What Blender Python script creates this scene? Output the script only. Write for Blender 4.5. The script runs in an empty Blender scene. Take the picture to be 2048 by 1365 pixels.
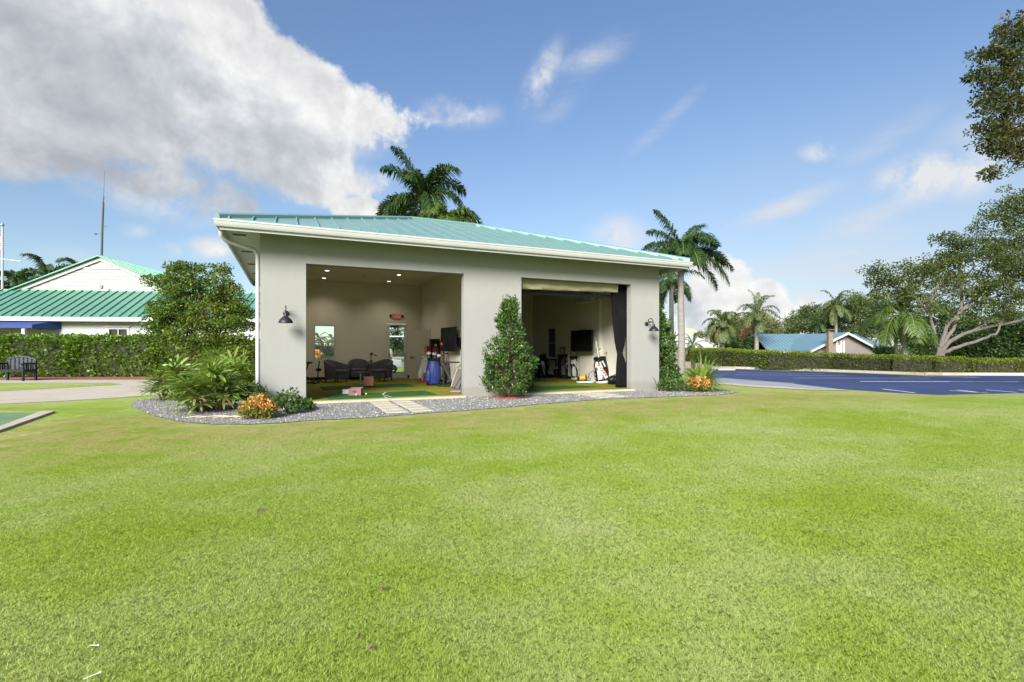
import bpy, math, random
import numpy as np
from mathutils import Vector, Matrix, Quaternion
R = math.radians
random.seed(7)
SC = bpy.context.scene
COL = SC.collection
# ---------------------------------------------------------------- survey helpers
F, CX, HY, EYE = 1000.0, 1024.0, 699.0, 1.2
def P(px, py, z=0.0):
    """surveyed point: where the sight line through a photo point meets the level plane z"""
    d = F * (EYE - z) / (py - HY)
    return Vector(((px - CX) / F * d, d, z))
def Q(px, py, d):
    """surveyed point at the distance d"""
    return Vector(((px - CX) / F * d, d, EYE + (HY - py) / F * d))
def terrain(x, y):
    """lawn is level; the neighbouring gardens east of the car park lie lower"""
    a = min(max((y - 27 - 0.15 * max(0, 26 - x)) / 14.0, 0), 1)
    b = min(max((x - 9) / 8.0, 0), 1)
    a = a * a * (3 - 2 * a); b = b * b * (3 - 2 * b)
    return -1.6 * a * b
# ---------------------------------------------------------------- object helpers
def tag(o, label=None, cat=None, group=None, kind=None):
    if label: o['label'] = label
    if cat: o['category'] = cat
    if group: o['group'] = group
    if kind: o['kind'] = kind
    return o
def thing(name, label, cat, loc=(0, 0, 0), rz=0.0, group=None):
    o = bpy.data.objects.new(name, None)
    o.empty_display_size = 0.2
    COL.objects.link(o)
    o.location = loc; o.rotation_euler = (0, 0, rz)
    return tag(o, label, cat, group)
def link(name, me, parent=None, loc=None, rot=None):
    o = bpy.data.objects.new(name, me)
    COL.objects.link(o)
    if parent is not None: o.parent = parent
    if loc is not None: o.location = loc
    if rot is not None: o.rotation_euler = rot
    return o
class MB:
    """collects shapes and links them as ONE mesh object"""
    def __init__(s): s.v = []; s.f = []; s.m = []
    def add(s, vs, fs, mi=0, M=None):
        b = len(s.v)
        if M is not None: vs = [M @ Vector(p) for p in vs]
        s.v += [tuple(p) for p in vs]
        s.f += [tuple(b + i for i in f) for f in fs]
        s.m += [mi] * len(fs)
        return s
    def box(s, x0, x1, y0, y1, z0, z1, mi=0, M=None):
        vs = [(x0,y0,z0),(x1,y0,z0),(x1,y1,z0),(x0,y1,z0),(x0,y0,z1),(x1,y0,z1),(x1,y1,z1),(x0,y1,z1)]
        return s.add(vs, [(3,2,1,0),(4,5,6,7),(0,1,5,4),(1,2,6,5),(2,3,7,6),(3,0,4,7)], mi, M)
    def cbox(s, c, size, rot=(0,0,0), mi=0):
        M = Matrix.Translation(c) @ (Matrix.Rotation(rot[2],4,'Z') @ Matrix.Rotation(rot[1],4,'Y') @ Matrix.Rotation(rot[0],4,'X'))
        a, b, c2 = size[0]/2, size[1]/2, size[2]/2
        return s.box(-a,a,-b,b,-c2,c2,mi,M)
    def tube(s, pts, r, n=8, mi=0, cap=True):
        pts = [Vector(p) for p in pts]
        rs = list(r) if hasattr(r, '__len__') else [r]*len(pts)
        vs = []; fs = []; up = None
        for i, p in enumerate(pts):
            t = (pts[min(i+1,len(pts)-1)] - pts[max(i-1,0)])
            t = t.normalized() if t.length > 1e-9 else Vector((0,0,1))
            if up is None: up = t.orthogonal().normalized()
            up = (up - t*up.dot(t)); up = up.normalized() if up.length > 1e-6 else t.orthogonal().normalized()
            w = t.cross(up)
            for k in range(n):
                a = 2*math.pi*k/n
                vs.append(p + (up*math.cos(a) + w*math.sin(a))*rs[i])
        for i in range(len(pts)-1):
            for k in range(n):
                k2 = (k+1) % n
                fs.append((i*n+k, i*n+k2, (i+1)*n+k2, (i+1)*n+k))
        if cap:
            fs.append(tuple(range(n-1,-1,-1))); fs.append(tuple((len(pts)-1)*n+k for k in range(n)))
        return s.add(vs, fs, mi)
    def lathe(s, prof, n=24, c=(0,0,0), mi=0, M=None, sx=1, sy=1, caps=True):
        vs = []; fs = []
        for (r, z) in prof:
            for k in range(n):
                a = 2*math.pi*k/n
                vs.append((c[0]+r*sx*math.cos(a), c[1]+r*sy*math.sin(a), c[2]+z))
        for i in range(len(prof)-1):
            for k in range(n):
                k2 = (k+1) % n
                fs.append((i*n+k, i*n+k2, (i+1)*n+k2, (i+1)*n+k))
        if caps:
            fs.append(tuple(range(n-1,-1,-1))); fs.append(tuple((len(prof)-1)*n+k for k in range(n)))
        return s.add(vs, fs, mi, M)
    def ball(s, c, r, nu=12, nv=8, mi=0, M=None):
        r = r if hasattr(r,'__len__') else (r,r,r)
        vs=[]; fs=[]
        for j in range(nv+1):
            th = math.pi*(j+0.02)/(nv+0.04)
            for i in range(nu):
                a=2*math.pi*i/nu
                vs.append((c[0]+r[0]*math.sin(th)*math.cos(a), c[1]+r[1]*math.sin(th)*math.sin(a), c[2]-r[2]*math.cos(th)))
        for j in range(nv):
            for i in range(nu):
                i2=(i+1)%nu
                fs.append((j*nu+i,j*nu+i2,(j+1)*nu+i2,(j+1)*nu+i))
        fs.append(tuple(range(nu-1,-1,-1))); fs.append(tuple(nv*nu+k for k in range(nu)))
        return s.add(vs,fs,mi,M)
    def prism(s, poly, z0, z1, mi=0, M=None):
        n=len(poly)
        vs=[(p[0],p[1],z0) for p in poly]+[(p[0],p[1],z1) for p in poly]
        fs=[tuple(range(n-1,-1,-1)),tuple(range(n,2*n))]+[(i,(i+1)%n,n+(i+1)%n,n+i) for i in range(n)]
        return s.add(vs,fs,mi,M)
    def sheet(s, poly, z, mi=0):
        return s.add([(p[0],p[1],z) for p in poly],[tuple(range(len(poly)))],mi)
    def sweep(s, prof, path, mi=0, closed=False):
        """profile (offset outwards, z) swept along a level path, mitred; path runs with the outside on its right"""
        n=len(path); k=len(prof); vs=[]; fs=[]
        for i in range(n):
            p=Vector((path[i][0],path[i][1]))
            a=Vector((path[(i-1)%n][0],path[(i-1)%n][1])); b=Vector((path[(i+1)%n][0],path[(i+1)%n][1]))
            d1=(p-a).normalized() if (closed or i>0) else (b-p).normalized()
            d2=(b-p).normalized() if (closed or i<n-1) else d1
            n1=Vector((d1.y,-d1.x)); n2=Vector((d2.y,-d2.x))
            m=(n1+n2); m=m/max(m.dot(n1),1e-6) if m.length>1e-6 else n1
            for (o,z) in prof: vs.append((p.x+m.x*o,p.y+m.y*o,z))
        for i in range(n if closed else n-1):
            j=(i+1)%n
            for q in range(k):
                q2=(q+1)%k
                fs.append((i*k+q,j*k+q,j*k+q2,i*k+q2))
        if not closed:
            fs.append(tuple(range(k-1,-1,-1))); fs.append(tuple((n-1)*k+q for q in range(k)))
        return s.add(vs,fs,mi)
    def wall(s, a, b, t0, t1, z0, z1, holes=(), along='x', mi=0):
        """wall from a to b along x (or y), holes = (a0,a1,z0,z1)"""
        e=sorted(set([a,b]+[h[0] for h in holes]+[h[1] for h in holes]))
        for x0,x1 in zip(e[:-1],e[1:]):
            hs=sorted([h for h in holes if h[0]<=x0+1e-6 and h[1]>=x1-1e-6], key=lambda h:h[2])
            z=z0
            for h in hs+[(0,0,z1,z1)]:
                if h[2]-z>1e-4:
                    if along=='x': s.box(x0,x1,t0,t1,z,h[2],mi)
                    else: s.box(t0,t1,x0,x1,z,h[2],mi)
                z=h[3]
        return s
    def build(s, name, mats, parent=None, smooth=None, bevel=0.0, loc=None, rot=None):
        me=bpy.data.meshes.new(name)
        me.from_pydata(s.v,[],s.f)
        mats = mats if isinstance(mats,(list,tuple)) else [mats]
        for m in mats: me.materials.append(m)
        if len(mats)>1: me.polygons.foreach_set('material_index',s.m)
        if smooth is not None:
            me.polygons.foreach_set('use_smooth',[True]*len(me.polygons))
            me.set_sharp_from_angle(angle=R(smooth))
        me.update()
        o=link(name,me,parent,loc,rot)
        if bevel:
            md=o.modifiers.new('bevel','BEVEL'); md.width=bevel; md.segments=2; md.limit_method='ANGLE'
        return o
def np_mesh(name, V, mats, parent=None, nper=4, mi=None, smooth=False):
    """V: (faces, nper, 3)"""
    n=V.shape[0]; me=bpy.data.meshes.new(name)
    me.vertices.add(n*nper); me.vertices.foreach_set('co',V.astype(np.float32).ravel())
    me.loops.add(n*nper); me.loops.foreach_set('vertex_index',np.arange(n*nper,dtype=np.int32))
    me.polygons.add(n); me.polygons.foreach_set('loop_start',np.arange(0,n*nper,nper,dtype=np.int32))
    mats = mats if isinstance(mats,(list,tuple)) else [mats]
    for m in mats: me.materials.append(m)
    if mi is not None: me.polygons.foreach_set('material_index',np.asarray(mi,dtype=np.int32))
    me.update(calc_edges=True); me.validate()
    return link(name,me,parent)
# ---------------------------------------------------------------- node helpers
class NT:
    def __init__(s,t): s.t=t
    def n(s,typ,ins=None,**kw):
        nd=s.t.nodes.new(typ)
        for k,v in kw.items(): setattr(nd,k,v)
        for k,v in (ins or {}).items():
            if isinstance(v,bpy.types.NodeSocket): s.t.links.new(v,nd.inputs[k])
            else: nd.inputs[k].default_value=v
        return nd
    def m(s,op,a,b=None,c=None,clamp=False):
        ins={0:a}
        if b is not None: ins[1]=b
        if c is not None: ins[2]=c
        return s.n('ShaderNodeMath',ins,operation=op,use_clamp=clamp).outputs[0]
    def vm(s,op,a,b=None,out=0):
        ins={0:a}
        if b is not None: ins[1]=b
        return s.n('ShaderNodeVectorMath',ins,operation=op).outputs[out]
    def noise(s,vec,scale,detail=3,rough=.55,dist=0,out=0):
        return s.n('ShaderNodeTexNoise',{'Vector':vec,'Scale':scale,'Detail':detail,'Roughness':rough,'Distortion':dist}).outputs[out]
    def ramp(s,fac,stops,interp='LINEAR'):
        nd=s.n('ShaderNodeValToRGB',{0:fac}); cr=nd.color_ramp; cr.interpolation=interp
        while len(cr.elements)<len(stops): cr.elements.new(0.5)
        for e,(p,c) in zip(cr.elements,stops):
            e.position=p; e.color=(*c,1) if len(c)==3 else c
        return nd.outputs[0]
    def rng(s,v,a,b,c=0.0,d=1.0,typ='SMOOTHSTEP'):
        return s.n('ShaderNodeMapRange',{0:v,1:a,2:b,3:c,4:d},interpolation_type=typ).outputs[0]
    def mix(s,f,a,b,blend='MIX'):
        nd=s.n('ShaderNodeMix',data_type='RGBA',blend_type=blend)
        for k,v in ((0,f),(6,a),(7,b)):
            if isinstance(v,bpy.types.NodeSocket): s.t.links.new(v,nd.inputs[k])
            else: nd.inputs[k].default_value = v if k==0 else ((*v,1) if len(v)==3 else v)
        return nd.outputs[2]
def new_mat(name):
    m=bpy.data.materials.new(name); m.use_nodes=True
    t=m.node_tree; t.nodes.clear()
    return m,NT(t)
def mat(name,col,rough=.6,metal=0.0,var=.08,vs=2.0,bump=0.0,bs=60.0,spec=.5,col2=None,stretch=None,emit=0.0,coat=0.0):
    m,N=new_mat(name)
    tc=N.n('ShaderNodeTexCoord').outputs['Object']
    if stretch: tc=N.n('ShaderNodeMapping',{0:tc,3:stretch}).outputs[0]
    nz=N.noise(tc,vs,4,.6)
    c2 = col2 if col2 else tuple(min(1,x*(1+var)) for x in col)
    c1 = col if col2 else tuple(x*(1-var) for x in col)
    base=N.ramp(nz,[(.32,c1),(.68,c2)])
    b=N.n('ShaderNodeBsdfPrincipled',{'Base Color':base,'Roughness':rough,'Metallic':metal,'Specular IOR Level':spec,'Coat Weight':coat})
    rr=N.rng(nz,.3,.7,max(0,rough-.06),min(1,rough+.06)); N.t.links.new(rr,b.inputs['Roughness'])
    if emit:
        b.inputs['Emission Color'].default_value=(*col,1); b.inputs['Emission Strength'].default_value=emit
    if bump:
        h=N.noise(tc,bs,3,.6)
        bp=N.n('ShaderNodeBump',{'Height':h,'Strength':bump,'Distance':.01}); N.t.links.new(bp.outputs[0],b.inputs['Normal'])
    N.n('ShaderNodeOutputMaterial',{0:b.outputs[0]})
    return m
def leaf_mat(name,stops,trans=.35,rough=.45,lowf=.5,ls=.6,spec=.4):
    """stops = colours picked leaf by leaf, plus a slow drift of age through the plant"""
    m,N=new_mat(name)
    g=N.n('ShaderNodeNewGeometry')
    pos=g.outputs['Position']
    nz=N.noise(pos,ls,2,.5)
    f=N.m('ADD',N.m('MULTIPLY',g.outputs['Random Per Island'],1-lowf),N.m('MULTIPLY',N.rng(nz,.3,.7),lowf))
    k=len(stops)
    c=N.ramp(f,[(i/max(1,k-1),s) for i,s in enumerate(stops)])
    b=N.n('ShaderNodeBsdfPrincipled',{'Base Color':c,'Roughness':rough,'Specular IOR Level':spec})
    tcol=N.mix(1.0,c,(1.0,1.0,.45),'MULTIPLY')
    tr=N.n('ShaderNodeBsdfTranslucent',{'Color':tcol})
    ms=N.n('ShaderNodeMixShader',{0:trans,1:b.outputs[0],2:tr.outputs[0]})
    N.n('ShaderNodeOutputMaterial',{0:ms.outputs[0]})
    return m
SUN_E=4.7; SKY_S=.072; SKY_TINT=(1.16,1.19,1.27); CLOUD_L=5.6; EXPOSURE=1.1; LAMP_W=24
# ---------------------------------------------------------------- materials
M={}
M['stucco']=mat('stucco',(.355,.362,.325),.85,var=.035,vs=.8,bump=.25,bs=110,spec=.25)
def stucco(name,c):
    m,N=new_mat(name)
    tc=N.n('ShaderNodeTexCoord').outputs['Object']; z=N.n('ShaderNodeSeparateXYZ',{0:tc}).outputs[2]
    n1=N.noise(tc,.7,4,.6); n2=N.noise(N.n('ShaderNodeMapping',{0:tc,3:(6,6,.35)}).outputs[0],1.0,4,.65); n3=N.noise(tc,6,5,.65)
    base=N.ramp(N.m('ADD',N.m('MULTIPLY',n1,.6),N.m('MULTIPLY',n3,.4)),[(.3,tuple(x*.95 for x in c)),(.7,tuple(x*1.03 for x in c))])
    streak=N.m('MULTIPLY',N.rng(n2,.52,.75),N.rng(z,1.6,3.6,.03,.20))
    splash=N.m('MULTIPLY',N.rng(N.m('SUBTRACT',z,N.m('MULTIPLY',n3,.30)),.02,.16,1,0),.35)
    col=N.mix(N.m('MAXIMUM',streak,splash),base,(.17,.15,.11))
    b=N.n('ShaderNodeBsdfPrincipled',{'Base Color':col,'Roughness':.88,'Specular IOR Level':.2})
    h=N.m('ADD',N.noise(tc,70,4,.65),N.m('MULTIPLY',N.noise(tc,4,2,.5),1.2))
    bp=N.n('ShaderNodeBump',{'Height':h,'Strength':.35,'Distance':.012}); N.t.links.new(bp.outputs[0],b.inputs['Normal'])
    N.n('ShaderNodeOutputMaterial',{0:b.outputs[0]}); return m
M['stucco']=stucco('stucco',(.272,.275,.257))
M['inner']=mat('inner_paint',(.66,.625,.545),.8,var=.03,vs=1.2,bump=.05,bs=80,spec=.25)
M['ceil']=mat('ceiling_paint',(.66,.60,.47),.9,var=.03,spec=.2)
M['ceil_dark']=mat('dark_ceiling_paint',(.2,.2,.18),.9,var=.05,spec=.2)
M['trim']=mat('white_trim_paint',(.43,.435,.42),.5,var=.03,vs=1.5)
M['white']=mat('white_plastic',(.52,.52,.51),.4,var=.02)
M['lamp_black']=mat('black_lamp_metal',(.022,.023,.025),.45,metal=.4,var=.15,vs=12)
M['black']=mat('black_plastic',(.007,.007,.008),.5,var=.15,vs=8,spec=.25)
M['black_cloth']=mat('black_curtain_cloth',(.008,.008,.009),.92,var=.2,vs=6,spec=.15)
M['vent']=mat('vent_brown',(.07,.055,.05),.7,var=.2,vs=30)
M['screen']=mat('black_screen',(.006,.006,.007),.25,var=.05,spec=.1)
M['carpet']=mat('olive_turf_carpet',(.17,.168,.022),.95,var=.14,vs=1.6,bump=.5,bs=240,spec=.1)
M['mat_green']=mat('green_turf_mat',(.028,.095,.03),.95,var=.2,vs=5,bump=.6,bs=260,spec=.1)
M['mat_line']=mat('white_mat_paint',(.55,.6,.5),.9,var=.1,vs=20)
M['grey_cloth']=mat('charcoal_upholstery',(.11,.104,.125),.9,var=.14,vs=20,bump=.3,bs=300,spec=.2)
M['beige']=mat('beige_screen_cloth',(.33,.32,.20),.85,var=.08,vs=3,bump=.1,bs=160,spec=.2)
M['door']=mat('beige_door_paint',(.52,.48,.42),.55,var=.03)
M['alu']=mat('pale_aluminium',(.62,.66,.66),.4,metal=.2,var=.03)
M['steel']=mat('brushed_steel',(.55,.55,.56),.28,metal=.95,var=.06,vs=20)
M['blue']=mat('blue_nylon',(.008,.045,.22),.5,var=.12,vs=8,bump=.15,bs=200)
M['navy']=mat('navy_awning_canvas',(.02,.05,.19),.75,var=.1,vs=2)
M['red']=mat('red_nylon',(.33,.02,.025),.5,var=.12,vs=8)
M['salmon']=mat('salmon_case_panel',(.85,.32,.2),.6,var=.05,vs=12)
M['mauve']=mat('mauve_carton',(.19,.10,.09),.8,var=.1,vs=9)
M['yellow']=mat('yellow_reel_plastic',(.62,.33,.02),.45,var=.1,vs=12)
M['aqua']=mat('aqua_plastic',(.1,.5,.55),.4,var=.06)
M['palegreen']=mat('pale_green_hose',(.45,.68,.6),.45,var=.08,vs=10)
M['mint']=mat('mint_towel',(.05,.5,.33),.9,var=.1,vs=20)
M['orange']=mat('orange_trim',(.7,.18,.03),.55,var=.05)
M['purple']=mat('lilac_mat',(.34,.17,.36),.8,var=.1,vs=8)
M['panelgrey']=mat('grey_felt_panel',(.09,.085,.078),.9,var=.1,vs=16,bump=.2,bs=200)
M['wood_pale']=mat('pale_wood_stick',(.55,.4,.25),.6,var=.1,vs=10)
M['bench']=mat('dark_bench_metal',(.02,.022,.03),.4,metal=.3,var=.2,vs=9)
M['cushion']=mat('speckled_bench_slats',(.05,.055,.075),.45,var=.5,vs=26)
M['bark']=mat('grey_bark',(.115,.1,.09),.9,var=.3,vs=4,bump=.8,bs=18,stretch=(1,1,.3))
M['bark_brown']=mat('brown_bark',(.12,.075,.05),.9,var=.3,vs=6,bump=.8,bs=24,stretch=(1,1,.3))
M['mulch']=mat('red_mulch',(.16,.05,.03),.95,col2=(.3,.12,.07),vs=30,bump=1.0,bs=45)
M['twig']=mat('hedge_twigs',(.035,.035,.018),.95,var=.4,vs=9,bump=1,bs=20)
M['rock']=mat('pale_rock',(.42,.41,.38),.9,var=.25,vs=5,bump=.5,bs=14)
M['cartwhite']=mat('white_cart_body',(.74,.75,.74),.3,var=.02,coat=.3)
M['tyre']=mat('tyre_rubber',(.02,.02,.02),.85,var=.2,vs=20)
M['vinyl']=mat('cream_cart_seat',(.45,.4,.3),.6,var=.05)
M['pinkwall']=mat('pink_grey_siding',(.2,.168,.165),.8,var=.05,vs=2)
M['chimney']=mat('brown_chimney_render',(.2,.15,.11),.9,var=.2,vs=4,bump=.4,bs=20)
M['tan_roof']=mat('tan_shingle_roof',(.4,.33,.25),.85,var=.12,vs=4)
M['white_roof']=mat('white_tile_roof',(.4,.42,.42),.6,var=.06,vs=1.2)
M['paver']=mat('cream_paver',(.42,.385,.30),.9,var=.12,vs=3,bump=.35,bs=70,spec=.2)
M['slab']=mat('cream_threshold_slab',(.44,.39,.29),.9,var=.12,vs=2.2,bump=.3,bs=70,spec=.2)
M['leaf_dry']=mat('dry_leaf',(.13,.09,.05),.8,var=.2,vs=40)
M['teewhite']=mat('white_tee',(.5,.5,.48),.4,var=.03)
M['dead']=leaf_mat('dead_frond',[(.22,.13,.06),(.33,.2,.1),(.16,.1,.05)],.2,.8)
def metal_roof(name,c,c2):
    m,N=new_mat(name)
    tc=N.n('ShaderNodeTexCoord').outputs['Object']
    nz=N.noise(tc,.9,4,.6); n2=N.noise(N.n('ShaderNodeMapping',{0:tc,3:(1,.25,1)}).outputs[0],5,3,.6)
    f=N.m('ADD',N.m('MULTIPLY',nz,.6),N.m('MULTIPLY',n2,.4))
    col=N.ramp(f,[(.3,c),(.7,c2)])
    b=N.n('ShaderNodeBsdfPrincipled',{'Base Color':col,'Roughness':.38,'Metallic':.25,'Specular IOR Level':.5})
    N.t.links.new(N.rng(n2,.3,.7,.36,.44),b.inputs['Roughness'])
    bp=N.n('ShaderNodeBump',{'Height':N.noise(tc,2.2,2,.5),'Strength':.04,'Distance':.03}); N.t.links.new(bp.outputs[0],b.inputs['Normal'])
    N.n('ShaderNodeOutputMaterial',{0:b.outputs[0]})
    return m
M['roof']=metal_roof('teal_metal_roof',(.165,.285,.266),(.185,.315,.295))
M['roof_green']=metal_roof('green_metal_roof',(.10,.245,.175),(.135,.295,.22))
M['roof_blue']=metal_roof('blue_metal_roof',(.14,.245,.285),(.18,.295,.345))
M['seam_shade_green']=metal_roof('green_roof_seam_shade',(.04,.14,.09),(.055,.17,.11))  # darker than the roof sheets: the seams' shadow is put into their colour
def siding(name,c,pitch):
    m,N=new_mat(name)
    tc=N.n('ShaderNodeTexCoord').outputs['Object']
    z=N.n('ShaderNodeSeparateXYZ',{0:tc}).outputs[2]
    fr=N.m('FRACT',N.m('DIVIDE',z,pitch))
    b=N.n('ShaderNodeBsdfPrincipled',{'Base Color':N.ramp(N.noise(tc,1.5,3),[(.3,tuple(x*.95 for x in c)),(.7,c)]),'Roughness':.7})
    bp=N.n('ShaderNodeBump',{'Height':fr,'Strength':1.0,'Distance':.05},invert=True); N.t.links.new(bp.outputs[0],b.inputs['Normal'])
    N.n('ShaderNodeOutputMaterial',{0:b.outputs[0]})
    return m
M['siding']=siding('white_lap_siding',(.37,.385,.365),.19)
def glass(name,tint=(.9,.95,.95),refl=1.0):
    m,N=new_mat(name)
    fr=N.n('ShaderNodeFresnel',{'IOR':1.45})
    tr=N.n('ShaderNodeBsdfTransparent',{'Color':(*tint,1)})
    gl=N.n('ShaderNodeBsdfGlossy',{'Color':(1,1,1,1),'Roughness':.01})
    ms=N.n('ShaderNodeMixShader',{0:N.m('MULTIPLY',fr.outputs[0],refl),1:tr.outputs[0],2:gl.outputs[0]})
    N.n('ShaderNodeOutputMaterial',{0:ms.outputs[0]})
    return m
M['glass']=glass('clear_glass')
M['glass_dark']=mat('dark_window_glass',(.012,.016,.022),.06,var=.1)
def emit(name,c,s):
    m,N=new_mat(name); e=N.n('ShaderNodeEmission',{0:(*c,1),1:s}); N.n('ShaderNodeOutputMaterial',{0:e.outputs[0]}); return m
M['led']=emit('lamp_glow',(1,.93,.82),3.0)
M['exit_red']=emit('exit_sign_red',(.6,.015,.02),.32)
# foliage
M['lf_tree']=leaf_mat('garden_tree_leaf',[(.05,.10,.014),(.085,.155,.022),(.135,.20,.03),(.18,.16,.035)],.4)
M['lf_shrub']=leaf_mat('shrub_leaf',[(.026,.065,.02),(.05,.105,.025),(.095,.17,.035),(.15,.22,.06)],.3,.35,lowf=.35,ls=3)
M['lf_hedge']=leaf_mat('clusia_hedge_leaf',[(.05,.11,.014),(.10,.19,.02),(.155,.265,.034),(.22,.31,.06)],.3,.35,lowf=.4,ls=.9)
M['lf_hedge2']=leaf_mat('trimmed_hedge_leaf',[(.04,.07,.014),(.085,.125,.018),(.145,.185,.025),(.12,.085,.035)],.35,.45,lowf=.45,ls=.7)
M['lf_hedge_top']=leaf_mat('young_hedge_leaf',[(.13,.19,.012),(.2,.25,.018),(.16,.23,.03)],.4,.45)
M['lf_rhapis']=leaf_mat('lady_palm_leaf',[(.08,.165,.022),(.145,.25,.035),(.22,.32,.06),(.34,.34,.12)],.35,.35,lowf=.25,ls=3)
M['lf_oak']=leaf_mat('dark_canopy_leaf',[(.04,.066,.02),(.065,.098,.025),(.11,.15,.035),(.14,.13,.045)],.4,.5)
M['lf_oak2']=leaf_mat('brownish_canopy_leaf',[(.025,.045,.012),(.045,.068,.016),(.08,.09,.024),(.095,.07,.028)],.4,.5)
M['lf_bg']=leaf_mat('far_tree_leaf',[(.045,.075,.025),(.07,.115,.03),(.10,.15,.04),(.12,.13,.05)],.35,.6)
M['lf_bg2']=leaf_mat('olive_far_leaf',[(.09,.11,.035),(.13,.15,.045),(.17,.18,.06),(.15,.13,.07)],.35,.6)
M['lf_bg3']=leaf_mat('deep_green_far_leaf',[(.012,.03,.01),(.022,.05,.012),(.035,.075,.015),(.08,.15,.02)],.3,.6)
M['lf_palm']=leaf_mat('royal_palm_leaf',[(.018,.045,.018),(.03,.07,.02),(.055,.10,.025),(.09,.13,.035)],.35,.35,lowf=.35,ls=1.5)
M['lf_palm_light']=leaf_mat('queen_palm_leaf',[(.06,.11,.02),(.10,.16,.03),(.13,.19,.045)],.4,.4,lowf=.3)
M['lf_palm_far']=leaf_mat('far_palm_leaf',[(.05,.085,.03),(.08,.12,.04),(.12,.15,.05),(.2,.16,.07)],.35,.5,lowf=.3)
M['lf_flower']=leaf_mat('orange_bract',[(.72,.30,.06),(.78,.42,.13),(.68,.24,.06),(.75,.5,.24)],.35,.6,lowf=.1)
M['lf_yellowgreen']=leaf_mat('croton_leaf',[(.10,.15,.02),(.17,.2,.03),(.25,.22,.03)],.35,.45)
M['palmtrunk']=mat('grey_palm_trunk',(.21,.19,.17),.9,var=.18,vs=5,bump=.5,bs=14,stretch=(.3,.3,2.2))
M['crownshaft']=mat('green_crownshaft',(.12,.17,.06),.5,var=.25,vs=3,stretch=(2,2,.4))
# ---------------------------------------------------------------- camera, sun, sky
TH=R(23.9); CU,SU=math.cos(TH),math.sin(TH)
P0=Vector((-5.36,10.64,0))          # front left corner of the training building
def W(s,t,z=0.0): return Vector((P0.x+CU*s-SU*t, P0.y+SU*s+CU*t, z))
def loc_of(v):                      # world -> building plan
    d=v-P0; return (d.x*CU+d.y*SU, -d.x*SU+d.y*CU)
cam_d=bpy.data.cameras.new('camera'); cam=bpy.data.objects.new('camera',cam_d); COL.objects.link(cam)
cam.location=(0,0,EYE); cam.rotation_euler=(R(90),0,0)
cam_d.sensor_width=36; cam_d.lens=36*F/2048; cam_d.shift_y=16.5/2048; cam_d.clip_end=3000; cam_d.clip_start=.05
SC.camera=cam
SUN_EL=R(29); SUN_AZ=math.atan2(-.309,-.951)
sd=Vector((math.sin(SUN_AZ)*math.cos(SUN_EL),math.cos(SUN_AZ)*math.cos(SUN_EL),math.sin(SUN_EL)))
sl=bpy.data.lights.new('sun','SUN'); sl.energy=SUN_E; sl.angle=R(28); sl.color=(1,.955,.88)
so=bpy.data.objects.new('sun',sl); COL.objects.link(so); so.rotation_euler=(-sd).to_track_quat('-Z','Y').to_euler()
w=bpy.data.worlds.new('World'); SC.world=w; w.use_nodes=True
w.node_tree.nodes.clear(); N=NT(w.node_tree)
tc=N.n('ShaderNodeTexCoord').outputs['Generated']
sky=N.n('ShaderNodeTexSky',sky_type='NISHITA',sun_disc=False,sun_elevation=SUN_EL,sun_rotation=SUN_AZ,altitude=0,air_density=1.0,dust_density=.35,ozone_density=2.2)
sx=N.n('ShaderNodeSeparateXYZ',{0:tc})
az=N.m('ARCTAN2',sx.outputs[0],sx.outputs[1]); el=N.m('ARCSINE',sx.outputs[2])
ang=N.n('ShaderNodeCombineXYZ',{0:az,1:el}).outputs[0]
CLOUDS=[ # px,py,rx,ry,rot,weight  (surveyed from the photograph, turned into bearings and elevations)
 (120,150,430,250,0,1.5),(400,150,310,225,25,1.5),(250,20,340,150,0,1.4),(560,260,200,160,25,1.25),(30,250,280,130,0,1.3),
 (450,60,160,110,30,1.4),(660,225,120,80,20,.95),(850,230,130,34,-4,.45),(740,235,120,60,5,.75),(560,325,230,66,6,.95),(400,385,150,66,15,.8),(250,350,170,60,10,.85),
 (722,425,64,34,0,1.5),(425,497,50,20,-5,.5),
 (1445,548,80,44,14,1.15),(1525,592,74,42,25,1.15),(1410,606,120,56,0,.9),(1550,640,300,50,0,.85),
 
 (2200,300,200,120,0,.8),(2500,500,300,120,0,.9),(-500,200,500,260,0,1.2),(-300,480,300,70,0,.7)]
PUFFS=[(1080,160,95,52,-52,1.0),(1170,115,85,34,-15,.55),(1235,475,85,62,0,.95),(1640,304,60,28,8,.95),(1845,354,150,66,0,1.7),(1945,340,110,80,0,1.3),(425,497,80,36,-5,1.0),(345,500,38,22,0,.7),(272,461,46,22,-8,.7),(1500,600,230,90,8,.6),(640,360,190,60,0,.8),(300,400,190,60,10,.7),(920,225,110,46,0,.9),(700,260,120,90,0,.8)]
CIRRUS=[(1190,115,110,50,-20,.7),(1560,420,190,32,-17,1.1),(1740,440,230,40,-14,1.0),(1650,505,300,50,-8,.9),(1330,245,130,26,-35,.45),(1780,270,170,40,-22,.6),(1700,560,380,80,0,.9),(700,345,130,32,0,.6),(130,510,110,30,0,.5),(1130,190,120,50,-40,.45),(1950,250,150,60,-20,.5)]
def ang_of(px,py):
    x,y,z=(px-CX)/F,1.0,(HY-py)/F
    return math.atan2(x,y),math.atan2(z,math.hypot(x,y))
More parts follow.
